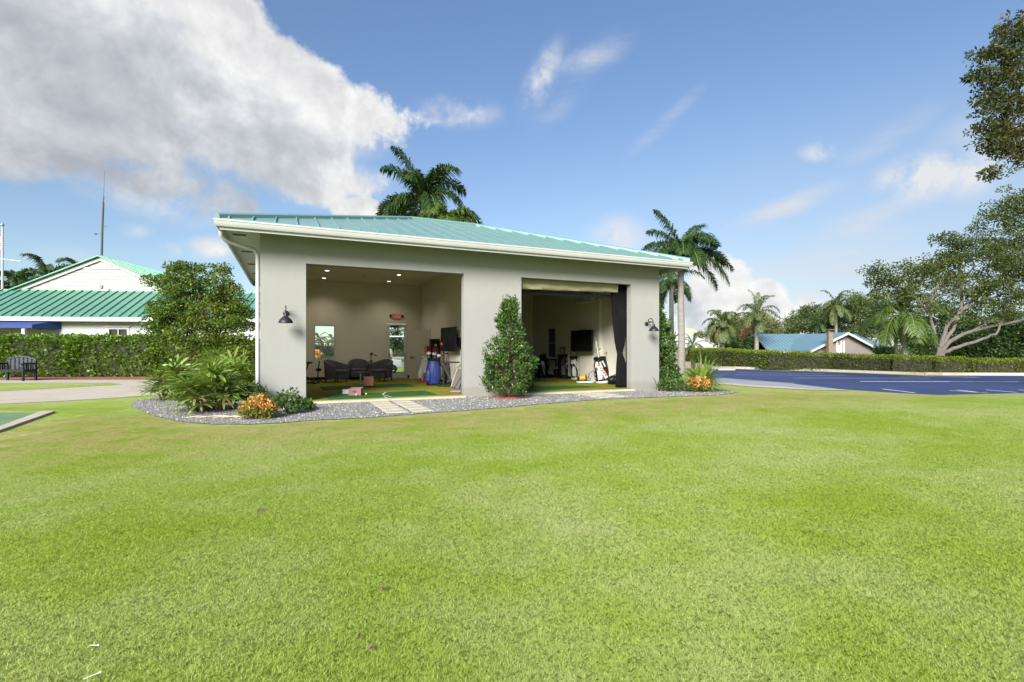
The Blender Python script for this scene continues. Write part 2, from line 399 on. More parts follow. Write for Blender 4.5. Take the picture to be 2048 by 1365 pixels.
def density(v,detail,vdir):
    acc=None
    for (px,py,rx,ry,rot,wt) in CLOUDS:
        a,e=ang_of(px,py); a2,_=ang_of(px+min(rx,200),py); _,e2=ang_of(px,py-min(ry,150))
        sa=max(.01,(a2-a)/min(rx,200)*rx); se=max(.01,(e2-e)/min(ry,150)*ry)
        mp=N.n('ShaderNodeMapping',{0:v,1:(a,e,0),2:(0,0,-R(rot)),3:(sa,se,1)},vector_type='TEXTURE').outputs[0]
        r2=N.vm('DOT_PRODUCT',mp,mp,out='Value')
        b=N.m('MULTIPLY_ADD',r2,-wt,wt)
        acc=b if acc is None else N.n('ShaderNodeMath',{0:acc,1:b,2:.22},operation='SMOOTH_MAX').outputs[0]
    acc=N.m('MAXIMUM',acc,-1.0)
    # scattered cloud overhead and behind the viewpoint
    back=N.m('MULTIPLY_ADD',N.noise(vdir,1.7,3,.5),2.2,-1.35)
    acc=N.m('MAXIMUM',acc,N.m('SUBTRACT',back,N.rng(sx.outputs[1],-.1,.35,0,3)))
    n1=N.noise(vdir,7.5,detail,.64,.2); n2=N.noise(vdir,2.3,3,.5,.2)
    if detail>5: n1=N.m('ADD',N.m('MULTIPLY',n1,.72),N.m('MULTIPLY',N.noise(vdir,21,7,.62,.2),.28))
    f=N.m('ADD',N.m('MULTIPLY_ADD',n1,3.6,-1.8),N.m('MULTIPLY_ADD',n2,1.2,-.6))
    return N.m('ADD',acc,f)
D0=density(ang,9,tc)
off=N.vm('ADD',ang,(.075,.075,0)); offd=N.vm('ADD',tc,(.05,0,.06))
D1=density(off,4,offd)
thick=N.m('MAXIMUM',D1,0.0)
T=N.m('POWER',2.718,N.m('MULTIPLY',thick,-1.25))
soft=N.m('MULTIPLY_ADD',N.rng(T,.25,.85),-.34,.90)
alpha=N.n('ShaderNodeMapRange',{0:D0,1:.06,2:soft,3:0.0,4:1.0},interpolation_type='SMOOTHSTEP').outputs[0]
ccol=N.ramp(T,[(.06,(.58,.61,.66)),(.28,(.70,.73,.775)),(.62,(.92,.93,.955)),(1,(1.04,1.035,1.03))])
emb=N.m('SUBTRACT',N.noise(N.vm('ADD',tc,(.016,0,.022)),8.5,7,.6,.25),N.noise(tc,8.5,7,.6,.25))
emb=N.rng(emb,-.16,.16,1.15,.80,'LINEAR')
ccol=N.mix(1.0,ccol,N.n('ShaderNodeCombineColor',{0:emb,1:emb,2:N.m('MULTIPLY_ADD',emb,.9,.1)}).outputs[0],'MULTIPLY')
ccol=N.mix(1.0,ccol,(CLOUD_L,CLOUD_L,CLOUD_L),'MULTIPLY')
skyc=N.mix(N.rng(el,.12,.75),sky.outputs[0],N.mix(1.0,sky.outputs[0],SKY_TINT,'MULTIPLY'))
# thin veil low over the east
veil=N.m('MULTIPLY',N.rng(el,.05,.5,1,0),N.rng(az,-.2,.75,.12,.8))
skyc=N.mix(N.m('MULTIPLY',veil,.8),skyc,(CLOUD_L*.62,CLOUD_L*.70,CLOUD_L*.80))
def soft_mask(lst):
  ci=None
  for (px,py,rx,ry,rot,wt) in lst:
    a,e=ang_of(px,py); a2,_=ang_of(px+min(rx,200),py); _,e2=ang_of(px,py-min(ry,150))
    mp=N.n('ShaderNodeMapping',{0:ang,1:(a,e,0),2:(0,0,-R(rot)),3:((a2-a)/min(rx,200)*rx,(e2-e)/min(ry,150)*ry,1)},vector_type='TEXTURE').outputs[0]
    bb=N.m('MULTIPLY',N.rng(N.vm('LENGTH',mp,out='Value'),1,0),wt)
    ci=bb if ci is None else N.m('MAXIMUM',ci,bb)
  return ci
ci=soft_mask(CIRRUS); pf=soft_mask(PUFFS)
sv=N.n('ShaderNodeMapping',{0:ang,2:(0,0,R(-16)),3:(3.2,17,1)}).outputs[0]
cf=N.m('ADD',N.m('MULTIPLY',N.noise(sv,1.3,6,.6,.6),.7),N.m('MULTIPLY',N.noise(tc,9,6,.62,.3),.3))
ca=N.m('MULTIPLY',ci,N.rng(cf,.33,.66,0,.85))
skyc=N.mix(ca,skyc,(CLOUD_L*.86,CLOUD_L*.88,CLOUD_L*.92))
pa=N.m('MULTIPLY',pf,N.rng(N.m('ADD',N.m('MULTIPLY',N.noise(tc,11,8,.62,.3),.75),N.m('MULTIPLY',N.noise(tc,34,4,.6),.25)),.36,.62,0,1.15),clamp=True)
skyc=N.mix(N.m('MULTIPLY',pa,.92),skyc,(CLOUD_L*.95,CLOUD_L*.955,CLOUD_L*.97))
out=N.mix(N.m('MULTIPLY',alpha,.97),skyc,ccol)
bg=N.n('ShaderNodeBackground',{0:out,1:SKY_S})
N.n('ShaderNodeOutputWorld',{0:bg.outputs[0]})
w.cycles.sampling_method='MANUAL'; w.cycles.sample_map_resolution=512
SC.view_settings.view_transform='Standard'; SC.view_settings.look='None'; SC.view_settings.exposure=EXPOSURE; SC.view_settings.gamma=1
SC.cycles.use_denoising=True; SC.cycles.max_bounces=8; SC.cycles.diffuse_bounces=4; SC.cycles.transparent_max_bounces=12
SC.cycles.sample_clamp_indirect=6; SC.cycles.caustics_reflective=False; SC.cycles.caustics_refractive=False
# ---------------------------------------------------------------- lawn
def lawn_colour(N,pos,per_leaf=None):
    # plan position seen from the building, for the thin worn turf along its beds
    rel=N.vm('SUBTRACT',pos,(P0.x,P0.y,0))
    rot=N.n('ShaderNodeVectorRotate',{0:rel,'Angle':-TH},rotation_type='Z_AXIS').outputs[0]
    st=N.n('ShaderNodeSeparateXYZ',{0:rot})
    big=N.noise(pos,.42,3,.5); mid=N.noise(pos,1.7,4,.6); fine=N.noise(pos,9,4,.65)
    streak=N.noise(N.n('ShaderNodeMapping',{0:rot,3:(.25,.9,1)}).outputs[0],1.0,3,.5)
    f=N.m('ADD',N.m('ADD',N.m('MULTIPLY',big,.55),N.m('MULTIPLY',mid,.25)),N.m('MULTIPLY',streak,.2))
    c=N.ramp(f,[(.39,(.355,.47,.06)),(.47,(.405,.505,.11)),(.53,(.45,.53,.17)),(.61,(.50,.555,.235))])
    band=N.m('MULTIPLY',N.rng(st.outputs[1],-6.2,-3.2),N.rng(st.outputs[1],-1.2,-.4,1,0))
    dry=N.m('MULTIPLY',band,N.rng(N.m('ADD',N.m('MULTIPLY',mid,.55),N.m('MULTIPLY',fine,.45)),.43,.55))
    c=N.mix(N.m('MULTIPLY',dry,.8),c,(.62,.50,.26))
    c=N.mix(N.m('MULTIPLY',band,.25),c,(.33,.36,.09))
    spot=N.rng(N.noise(pos,2.3,2,.4),.715,.76)
    c=N.mix(N.m('MULTIPLY',spot,.7),c,(.36,.29,.17))
    if per_leaf is not None:
        c=N.mix(N.rng(per_leaf,0,1,0,.16,'LINEAR'),c,(.10,.20,.015))
        c=N.mix(N.rng(per_leaf,.86,1,0,.6),c,(.6,.62,.34))
    else:
        c=N.mix(1.0,N.mix(N.rng(fine,.35,.65,.30,.0),c,(.14,.22,.02)),(.66,.675,.62),'MULTIPLY')
    return c
m,N=new_mat('lawn_turf')
pos=N.n('ShaderNodeNewGeometry').outputs['Position']
c=lawn_colour(N,pos)
b=N.n('ShaderNodeBsdfPrincipled',{'Base Color':c,'Roughness':.9,'Specular IOR Level':.08})
h=N.m('ADD',N.noise(pos,55,3,.7),N.m('MULTIPLY',N.noise(pos,7,3,.6),1.6))
bp=N.n('ShaderNodeBump',{'Height':h,'Strength':.55,'Distance':.02}); N.t.links.new(bp.outputs[0],b.inputs['Normal'])
N.n('ShaderNodeOutputMaterial',{0:b.outputs[0]})
M['lawn']=m
m,N=new_mat('grass_blade')
g=N.n('ShaderNodeNewGeometry')
c=lawn_colour(N,g.outputs['Position'],g.outputs['Random Per Island'])
b=N.n('ShaderNodeBsdfPrincipled',{'Base Color':c,'Roughness':.55,'Specular IOR Level':.25})
tr=N.n('ShaderNodeBsdfTranslucent',{'Color':N.mix(1.0,c,(1.05,1.05,.6),'MULTIPLY')})
ms=N.n('ShaderNodeMixShader',{0:.48,1:b.outputs[0],2:tr.outputs[0]})
N.n('ShaderNodeOutputMaterial',{0:ms.outputs[0]})
M['blade']=m
xs=np.unique(np.concatenate([np.linspace(-900,-40,12),np.linspace(-40,80,61),np.linspace(80,900,12)]))
ys=np.unique(np.concatenate([np.linspace(-120,20,8),np.linspace(20,60,28),np.linspace(60,1600,16)]))
g=MB()
g.v=[(x,y,terrain(x,y)) for y in ys for x in xs]
nx=len(xs)
g.f=[(j*nx+i,j*nx+i+1,(j+1)*nx+i+1,(j+1)*nx+i) for j in range(len(ys)-1) for i in range(nx-1)]; g.m=[0]*len(g.f)
tag(g.build('ground',M['lawn'],smooth=60),'bright green mown lawn running up to the building','lawn',kind='structure')
# grass blades close to the viewpoint: one tuft tile repeated over the lawn by geometry nodes
rg=np.random.default_rng(3)
nb=8200; TS=.5
bx=rg.uniform(-TS/2,TS/2,nb); by=rg.uniform(-TS/2,TS/2,nb); a=rg.uniform(0,2*np.pi,nb); ln=rg.uniform(.45,1.0,nb)*.017; wd=rg.uniform(.0007,.0014,nb)
la=rg.uniform(0,2*np.pi,nb); lean=rg.uniform(.35,1.5,nb)
base=np.stack([bx,by,np.zeros(nb)],1); sd2=np.stack([np.cos(a),np.sin(a),np.zeros(nb)],1)*wd[:,None]
tip=base+np.stack([np.cos(la)*lean*ln,np.sin(la)*lean*ln,ln],1)
mid=base+np.stack([np.cos(la)*lean*ln*.3,np.sin(la)*lean*ln*.3,ln*.62],1)
V=np.stack([base-sd2,base+sd2,mid+sd2*.8,tip,mid-sd2*.8],1)
go=np_mesh('lawn_grass',V,M['blade'],nper=5)
tag(go,'short mown grass blades of the lawn close up','grass',kind='stuff')
ng=bpy.data.node_groups.new('grass_spread','GeometryNodeTree')
ng.interface.new_socket('Geometry',in_out='INPUT',socket_type='NodeSocketGeometry'); ng.interface.new_socket('Geometry',in_out='OUTPUT',socket_type='NodeSocketGeometry')
G=NT(ng); gi=G.n('NodeGroupInput'); gout=G.n('NodeGroupOutput')
gx,gy0,gy1=15.0,.5,14.0
ny=28; nxx=61
gr=G.n('GeometryNodeMeshGrid',{0:2*gx,1:gy1-gy0,2:nxx,3:ny})
sp=G.n('GeometryNodeSetPosition',{0:gr.outputs[0],'Offset':(0,(gy0+gy1)/2,0)})
po=G.n('GeometryNodeInputPosition'); ps=G.n('ShaderNodeSeparateXYZ',{0:po.outputs[0]})
# stay on the lawn: clear of the gravel bed and the mat in the west corner
lim=G.m('MULTIPLY_ADD',ps.outputs[0],.52,9.93)
lim2=G.m('MULTIPLY_ADD',ps.outputs[0],-.85,3.55)
edge=G.m('MINIMUM',G.m('MAXIMUM',lim,lim2),G.rng(ps.outputs[0],-2,2,10.4,13.05,'LINEAR'))
far=G.m('GREATER_THAN',ps.outputs[1],edge)
wide=G.m('GREATER_THAN',G.m('ABSOLUTE',ps.outputs[0]),G.m('MULTIPLY_ADD',ps.outputs[1],1.12,4.5))
west=G.m('MULTIPLY',G.m('LESS_THAN',ps.outputs[0],G.m('MULTIPLY_ADD',ps.outputs[1],-.50,-3.45)),G.m('LESS_THAN',ps.outputs[1],9.75))
sel=G.m('MAXIMUM',G.m('MAXIMUM',far,wide),west)
de=G.n('GeometryNodeDeleteGeometry',{0:sp.outputs[0],1:sel},domain='POINT')
rv=G.n('FunctionNodeRandomValue',data_type='INT'); rv.inputs[4].default_value=0; rv.inputs[5].default_value=3
ez=G.n('ShaderNodeCombineXYZ',{2:G.m('MULTIPLY',rv.outputs[2],math.pi/2)})
er=G.n('FunctionNodeEulerToRotation',{0:ez.outputs[0]})
wedge=G.m('MULTIPLY_ADD',ps.outputs[1],.50,G.m('ADD',ps.outputs[0],3.45))
wfar=G.m('MAXIMUM',G.rng(wedge,0,2.2,.12,1,'LINEAR'),G.rng(ps.outputs[1],9.75,10.4,0,.6,'LINEAR'))
hz=G.m('MULTIPLY',G.rng(ps.outputs[1],3.5,11.0,1.0,.55,'LINEAR'),G.m('MULTIPLY',G.rng(G.m('SUBTRACT',edge,ps.outputs[1]),0,2.4,.12,1,'LINEAR'),wfar))
sc=G.n('ShaderNodeCombineXYZ',{0:1.0,1:1.0,2:hz})
io=G.n('GeometryNodeInstanceOnPoints',{0:de.outputs[0],2:gi.outputs[0],5:er.outputs[0],6:sc.outputs[0]})
ng.links.new(io.outputs[0],gout.inputs[0])
go.modifiers.new('spread','NODES').node_group=ng
# ---------------------------------------------------------------- gravel bed
def gravel_mat():
    m,N=new_mat('grey_gravel')
    pos=N.n('ShaderNodeNewGeometry').outputs['Position']
    vo=N.n('ShaderNodeTexVoronoi',{'Vector':pos,'Scale':36})
    cc=N.n('ShaderNodeSeparateColor',{0:vo.outputs['Color']})
    c=N.ramp(cc.outputs[0],[(0,(.14,.138,.132)),(.5,(.22,.215,.205)),(1,(.33,.32,.30))])
    b=N.n('ShaderNodeBsdfPrincipled',{'Base Color':c,'Roughness':.85,'Specular IOR Level':.2})
    bp=N.n('ShaderNodeBump',{'Height':vo.outputs['Distance'],'Strength':1,'Distance':.02},invert=True); N.t.links.new(bp.outputs[0],b.inputs['Normal'])
    N.n('ShaderNodeOutputMaterial',{0:b.outputs[0]}); return m
M['gravel']=gravel_mat()
def stone_mat():
    m,N=new_mat('gravel_stone'); g=N.n('ShaderNodeNewGeometry')
    c=N.ramp(g.outputs['Random Per Island'],[(0,(.14,.138,.132)),(.4,(.215,.21,.2)),(.8,(.31,.30,.28)),(1,(.4,.385,.355))])
    b=N.n('ShaderNodeBsdfPrincipled',{'Base Color':c,'Roughness':.8,'Specular IOR Level':.25}); N.n('ShaderNodeOutputMaterial',{0:b.outputs[0]}); return m
bed_px=[(264,806),(280,800),(306,797),(360,790)]
front_px=[(1478,786),(1440,791),(1380,793),(1300,796),(1200,800),(1100,808),(960,820),(850,828),(760,835),(690,839),(620,842),(560,847),(500,850),(430,850),(390,848),(350,843),(310,833),(285,824),(268,815)]
bed=[P(*p).xy for p in bed_px]+[W(-.02,1.6).xy,W(-.02,.06).xy,W(5,.06).xy,W(10.7,.06).xy,W(10.7,1.2).xy,W(12.0,1.0).xy]+[P(1455,781).xy]+[P(*p).xy for p in front_px]
# smooth the outer edge
_r=random.Random(9); _b=[]
for _p,_q in zip(bed,bed[1:]+bed[:1]):
    _p=Vector(_p); _q=Vector(_q); _n=max(1,int((_q-_p).length/.12))
    for _i in range(_n): _b.append(_p.lerp(_q,_i/_n)+Vector((_r.uniform(-.022,.022),_r.uniform(-.022,.022))))
bed=_b
gb=MB(); gb.sheet([tuple(p) for p in bed],.010)
tag(gb.build('gravel_bed',M['gravel']),'grey gravel bed along the front of the building','gravel bed',kind='structure')
def inside(p,poly):
    r=False; j=len(poly)-1
    for i in range(len(poly)):
        if (poly[i][1]>p[1])!=(poly[j][1]>p[1]) and p[0]<(poly[j][0]-poly[i][0])*(p[1]-poly[i][1])/(poly[j][1]-poly[i][1])+poly[i][0]: r=not r
        j=i
    return r
rg=np.random.default_rng(5); st=[]
bxs=[p[0] for p in bed]; bys=[p[1] for p in bed]
octf=[(0,2,4),(2,1,4),(1,3,4),(3,0,4)]
while len(st)<9000*4:
    p=(rg.uniform(min(bxs),max(bxs)),rg.uniform(min(bys),max(bys)))
    if not inside(p,bed): continue
    if rg.uniform()<.05: p=(p[0]+rg.normal()*.10,p[1]+rg.normal()*.10)
    r=rg.uniform(.008,.019)*(1.6 if rg.uniform()<.06 else 1); a=rg.uniform(0,6.28); e=rg.uniform(.6,1.5)
    c=math.cos(a); s_=math.sin(a)
    vs=[(r*c*e,r*s_*e,.012),(-r*c*e,-r*s_*e,.012),(-r*s_,r*c,.012),(r*s_,-r*c,.012),(rg.uniform(-.4,.4)*r,rg.uniform(-.4,.4)*r,.012+r*rg.uniform(.5,1.0))]
    for f in octf: st.append([(vs[i][0]+p[0],vs[i][1]+p[1],vs[i][2]) for i in f])
so_=np.array(st); nst=len(st)//4
me=bpy.data.meshes.new('loose_gravel')
gv=[]; gf=[]
for k in range(nst):
    b0=len(gv); q=st[4*k:4*k+4]
    gv+= [q[0][0],q[1][1],q[0][1],q[2][1],q[0][2]]
    gf+= [(b0+i,b0+j,b0+l) for (i,j,l) in octf]
me.from_pydata(gv,[],gf); me.materials.append(stone_mat())
tag(link('loose_gravel',me),'loose grey gravel stones scattered over the bed','gravel',kind='stuff')
# ---------------------------------------------------------------- paths and parking
def concrete(name,c,st):
    m,N=new_mat(name); pos=N.n('ShaderNodeNewGeometry').outputs['Position']
    a=N.noise(pos,.8,4,.6); b_=N.noise(N.n('ShaderNodeMapping',{0:pos,3:(.35,2.2,1)}).outputs[0],1.1,4,.65); f_=N.noise(pos,28,3,.7)
    col=N.ramp(N.m('ADD',N.m('MULTIPLY',a,.6),N.m('MULTIPLY',f_,.4)),[(.3,tuple(x*.86 for x in c)),(.7,tuple(x*1.1 for x in c))])
    col=N.mix(N.m('MULTIPLY',N.rng(b_,.5,.72),.55),col,st)
    x_=N.m('FRACT',N.m('MULTIPLY',N.n('ShaderNodeSeparateXYZ',{0:pos}).outputs[0],.42)); j=N.m('LESS_THAN',x_,.008)
    col=N.mix(N.m('MULTIPLY',j,.6),col,(.1,.09,.08))
    b=N.n('ShaderNodeBsdfPrincipled',{'Base Color':col,'Roughness':.9,'Specular IOR Level':.2})
    bp=N.n('ShaderNodeBump',{'Height':f_,'Strength':.3,'Distance':.01}); N.t.links.new(bp.outputs[0],b.inputs['Normal'])
    N.n('ShaderNodeOutputMaterial',{0:b.outputs[0]}); return m
M['concrete']=concrete('pale_concrete',(.42,.375,.31),(.36,.25,.19))
M['concrete_grey']=mat('grey_concrete',(.26,.27,.28),.9,var=.12,vs=1.2,bump=.3,bs=60,spec=.2)
pt=MB()
pt.sheet([P(*p).xy for p in [(-500,890),(-200,843),(0,809),(140,802),(240,796),(306,791),(380,784),(470,771),(470,752),(380,752),(306,757.5),(250,760),(0,760.5),(-300,764),(-700,772)]],.008)
tag(pt.build('concrete_path',M['concrete']),'pale concrete path curving in front of the hedge','path',kind='structure')
gi2=MB(); gi2.sheet([P(*p).xy for p in [(-600,812),(-200,792),(0,783.5),(120,777),(225,771.5),(243,769.5),(225,767),(150,766.2),(0,767),(-400,771)]],.014)
tag(gi2.build('grass_island',M['lawn']),'narrow strip of mown grass enclosed by the concrete path','lawn',kind='structure')
mu=MB(); mu.sheet([P(*p).xy for p in [(-500,767),(0,760),(306,760),(480,760),(480,750),(306,751),(0,751),(-500,755)]],.016)
tag(mu.build('mulch_bed',M['mulch']),'red bark mulch strip at the foot of the tall hedge','mulch',kind='structure')
m,N=new_mat('practice_green'); pos=N.n('ShaderNodeNewGeometry').outputs['Position']
b=N.n('ShaderNodeBsdfPrincipled',{'Base Color':N.ramp(N.noise(pos,2,4,.6),[(.3,(.115,.20,.10)),(.7,(.15,.235,.125))]),'Roughness':.95,'Specular IOR Level':.1}); N.n('ShaderNodeOutputMaterial',{0:b.outputs[0]}); M['pgreen']=m
pg=MB(); pg.sheet([P(*p).xy for p in [(-900,1100),(-400,960),(0,857),(84,826),(-200,828),(-700,832)]],.006)
tag(pg.build('putting_green',M['pgreen']),'smooth grey green putting surface in the corner of the lawn','putting green',kind='structure')
kb=MB(); kb.prism([P(*p).xy for p in [(-400,962),(0,857),(82,826),(110,825.5),(0,865),(-400,975)]][::-1],.0,.035)
tag(kb.build('concrete_edging',M['concrete']),'pale concrete edging bordering the putting green','kerb',kind='structure')
m,N=new_mat('blue_grey_asphalt'); pos=N.n('ShaderNodeNewGeometry').outputs['Position']
f=N.m('ADD',N.m('MULTIPLY',N.noise(pos,.35,4,.6),.7),N.m('MULTIPLY',N.noise(pos,40,2,.6),.3))
b=N.n('ShaderNodeBsdfPrincipled',{'Base Color':N.mix(N.m('MULTIPLY',N.rng(N.n('ShaderNodeTexVoronoi',{'Vector':N.vm('ADD',pos,N.n('ShaderNodeTexNoise',{'Vector':pos,'Scale':1.2}).outputs[1]),'Scale':.16},feature='DISTANCE_TO_EDGE').outputs[0],0,.012,1,0),.6),N.ramp(f,[(.35,(.019,.033,.10)),(.65,(.032,.052,.135))]),(.02,.022,.04)),'Roughness':.7,'Specular IOR Level':.4})
bp=N.n('ShaderNodeBump',{'Height':N.noise(pos,90,3,.7),'Strength':.4,'Distance':.01}); N.t.links.new(bp.outputs[0],b.inputs['Normal'])
N.n('ShaderNodeOutputMaterial',{0:b.outputs[0]}); M['asphalt']=m
ak=MB(); ak.sheet([P(*p).xy for p in [(1420,739),(1472,738.5),(1640,744),(1800,750),(1850,752.3),(1885,752),(2048,752.5),(2600,753),(3600,756),(3600,800),(2600,790),(2048,787),(1940,789),(1878,790.5),(1800,787),(1640,776),(1440,758),(1400,756)]],.005)
tag(ak.build('parking_lot',M['asphalt']),'blue grey asphalt car park with white bay lines','car park',kind='structure')
wk=MB(); wk.sheet([P(*p).xy for p in [(1330,772),(1400,757),(1442,757.5),(1589,768.8),(1686,780),(1621,778.3),(1500,771),(1437,765.5)]],.009)
tag(wk.build('concrete_ramp',M['concrete_grey']),'grey concrete ramp running down into the car park','pavement',kind='structure')
wk=MB(); wk.sheet([P(*p).xy for p in [(1330,773.5),(1437,765.5),(1500,771),(1621,778.3),(1686,780),(1700,782),(1621,781),(1500,774.3),(1437,769),(1340,778)]],.013)
tag(wk.build('ramp_edging',M['concrete']),'pale concrete edging between ramp and lawn','kerb',kind='structure')
kerb=[(1428,738.3),(1472,737.6),(1640,743),(1800,749),(1850,751),(1866,750.2),(1885,751),(2048,751.5),(2600,752),(3600,755)]
kk=MB(); kk.sweep([(0,-.02),(0,.12),(-.16,.12),(-.16,-.02)],[P(*p).xy for p in kerb])
tag(kk.build('kerb',M['concrete']),'pale concrete kerb between the car park and the clipped hedge','kerb',kind='structure')
ms_=MB(); ms_.sheet([P(px,py).xy for px,py in kerb]+[(P(px,py).xy+Vector((.2,2.2))) for px,py in kerb[::-1]],.012)
tag(ms_.build('mulch_strip',M['mulch']),'brown mulch strip under the clipped hedge by the car park','mulch',kind='structure')
lm=MB()
def line(p,q,wd=.11):
    a=P(*p).xy; b2=P(*q).xy; d=(b2-a).normalized(); n=Vector((-d.y,d.x))*wd/2
    lm.sheet([a+n,b2+n,b2-n,a-n][::-1],.011)
for p,q in [((1474,746),(1650,748.5)),((1470,750),(1690,752.5)),((1588,757),(1860,757.5)),((1720,764),(1900,764.5)),((1720,763.6),(2040,764.5)),((1765,779),(1830,787)),((1442,757),(1589,768)),
            ((1878,752),(1960,756)),((1900,782),(1975,787.5)),((1916,781),(1962,786.6)),((1972,780.8),(2034,786)),((2036,781),(2100,785.5)),((1520,741.5),(1580,744)),((1800,753),(1960,756)),((2100,764.5),(2400,765))]:
    line(p,q,.10)
mw,N=new_mat('worn_white_paint'); pos=N.n('ShaderNodeNewGeometry').outputs['Position']
b=N.n('ShaderNodeBsdfPrincipled',{'Base Color':N.ramp(N.noise(pos,14,4,.7),[(.3,(.25,.25,.3)),(.5,(.56,.57,.58))]),'Roughness':.8}); N.n('ShaderNodeOutputMaterial',{0:b.outputs[0]})
tag(lm.build('road_markings',mw),'white painted parking bay lines on the asphalt','road marking',kind='structure')
ws=MB(); a=P(1442,741).xy; ws.prism([P(*p).xy for p in [(1436,741.5),(1436,739),(1471,739),(1471,741.5)]],0,.11)
tag(ws.build('wheel_stop',M['concrete'],bevel=.03),'pale concrete wheel stop at the west end of the car park','wheel stop')
# ---------------------------------------------------------------- training building
B=thing('training_building','pale stucco building with teal metal hip roof and two wide open bays','building',P0,TH)
SW,DP=10.68,8.3; FL=.06; CE=3.74; WH=3.70
b1=(.903,4.55); b2=(6.13,9.654); LT=3.09
mb=MB()
mb.wall(0,SW,0,.2,0,CE+.1,[(b1[0],b1[1],-1,LT),(b2[0],b2[1],-1,LT)])
rw=(5.99,6.77)
mb.wall(.2,8.1,0,.2,0,CE+.1,(),along='y')
mb.wall(.2,8.1,SW-.2,SW,0,CE+.1,[(rw[0],rw[1],.83,2.11)],along='y')
bw=(1.385,2.15); dr=(4.05,4.87)
mb.wall(0,SW,8.1,8.3,0,CE+.1,[(bw[0],bw[1],.81,2.12),(dr[0],dr[1],-1,2.22)])
mb.build('wall',M['stucco'],B)
# inner lining, partition and pilaster
il=MB()
il.wall(.215,8.085,.2,.215,FL,CE,(),along='y')
il.wall(.215,5.41,8.085,8.1,FL,CE,[(bw[0],bw[1],.81,2.12),(dr[0],dr[1],-1,2.22)])
il.wall(5.61,10.465,8.085,8.1,FL,CE)
il.wall(.215,8.085,10.465,10.48,FL,CE,[(rw[0],rw[1],.83,2.11)],along='y')
il.wall(b1[1]+.012,5.41,.2,.215,FL,CE); il.wall(5.61,b2[0]-.012,.2,.215,FL,CE); il.wall(.215,b1[0]-.012,.2,.215,FL,CE); il.wall(b2[1]+.012,10.465,.2,.215,FL,CE)
il.wall(b1[0]-.012,b1[1]+.012,.2,.215,LT+.012,CE); il.wall(b2[0]-.012,b2[1]+.012,.2,.215,LT+.012,CE)
il.build('inner_wall',M['inner'],B)
pw=MB(); pw.box(5.41,5.61,.215,8.085,FL,CE); pw.build('partition',M['inner'],B)
pl=MB(); pl.box(10.34,10.465,2.68,3.97,FL,CE); pl.build('pilaster',M['inner'],B)
cl=MB(); cl.box(.2,5.41,.2,8.1,CE,CE+.05); cl.build('ceiling',M['ceil'],B)
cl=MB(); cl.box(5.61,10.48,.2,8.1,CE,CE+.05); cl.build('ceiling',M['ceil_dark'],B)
fl=MB(); fl.box(.215,5.41,.03,8.085,-.02,FL); fl.box(5.61,10.465,.03,8.085,-.02,FL); fl.build('floor',M['carpet'],B)
th=MB(); th.box(b1[0],b1[1],-.20,.029,-.02,.05); th.build('threshold',M['slab'],B,bevel=.01)
th=MB(); th.box(b2[0],b2[1],-.20,.029,-.02,.05); th.build('threshold',M['slab'],B,bevel=.01)
bd=MB()
for (x0,x1) in ((.215,dr[0]),(dr[1],5.41)): bd.box(x0,x1,8.07,8.085,FL,FL+.1)
bd.box(5.395,5.41,.3,8.07,FL,FL+.1); bd.box(5.61,10.45,8.07,8.085,FL,FL+.1); bd.box(10.45,10.465,3.975,8.07,FL,FL+.1); bd.box(10.45,10.465,.3,2.675,FL,FL+.1)
bd.build('baseboard',M['black'],B)
# metal edge of the door tracks round both bays
tr=MB()
for (x0,x1) in (b1,b2):
    tr.box(x0-.012,x0,.205,.245,FL,LT); tr.box(x1,x1+.012,.205,.245,FL,LT); tr.box(x0-.012,x1+.012,.205,.245,LT,LT+.012)
tr.build('bay_edge_trim',M['lamp_black'],B)
# windows and back door
def window(s0,s1,z0,z1,t,along,pane,name='window'):
    e=.05
    f=MB()
    def bx(a0,a1,c0,c1,d0,d1):
        if along=='x': f.box(a0,a1,d0,d1,c0,c1)
        else: f.box(d0,d1,a0,a1,c0,c1)
    bx(s0,s0+e,z0,z1,t,t+.12); bx(s1-e,s1,z0,z1,t,t+.12); bx(s0+e,s1-e,z0,z0+e,t,t+.12); bx(s0+e,s1-e,z1-e,z1,t,t+.12)
    zm=(z0+z1)/2; bx(s0+e,s1-e,zm-.022,zm+.022,t+.03,t+.09)
    fo=f.build(name,M['white'],B,bevel=.004)
    p=MB()
    if along=='x': p.box(s0+e,s1-e,t+.055,t+.061,z0+e,zm-.022); p.box(s0+e,s1-e,t+.055,t+.061,zm+.022,z1-e)
    else: p.box(t+.055,t+.061,s0+e,s1-e,z0+e,zm-.022); p.box(t+.055,t+.061,s0+e,s1-e,zm+.022,z1-e)
    p.build('pane',pane,fo)
    return fo
window(bw[0],bw[1],.81,2.12,8.09,'x',M['glass'])
tag(window(rw[0],rw[1],.83,2.11,10.47,'y',M['glass_dark']),'dark shaded window')
dm=MB(); e=.05
dm.box(dr[0],dr[0]+e,8.09,8.21,FL,2.2); dm.box(dr[1]-e,dr[1],8.09,8.21,FL,2.2); dm.box(dr[0]+e,dr[1]-e,8.09,8.21,2.2-e,2.2)
x0,x1=dr[0]+e+.004,dr[1]-e-.004
dm.box(x0,x0+.075,8.12,8.165,FL+.01,2.145); dm.box(x1-.075,x1,8.12,8.165,FL+.01,2.145)
dm.box(x0+.075,x1-.075,8.12,8.165,FL+.01,FL+.19); dm.box(x0+.075,x1-.075,8.12,8.165,2.06,2.145)
do=dm.build('door',M['alu'],B,bevel=.004)
p=MB(); p.box(x0+.075,x1-.075,8.14,8.146,FL+.19,2.06); p.build('pane',M['glass'],do)
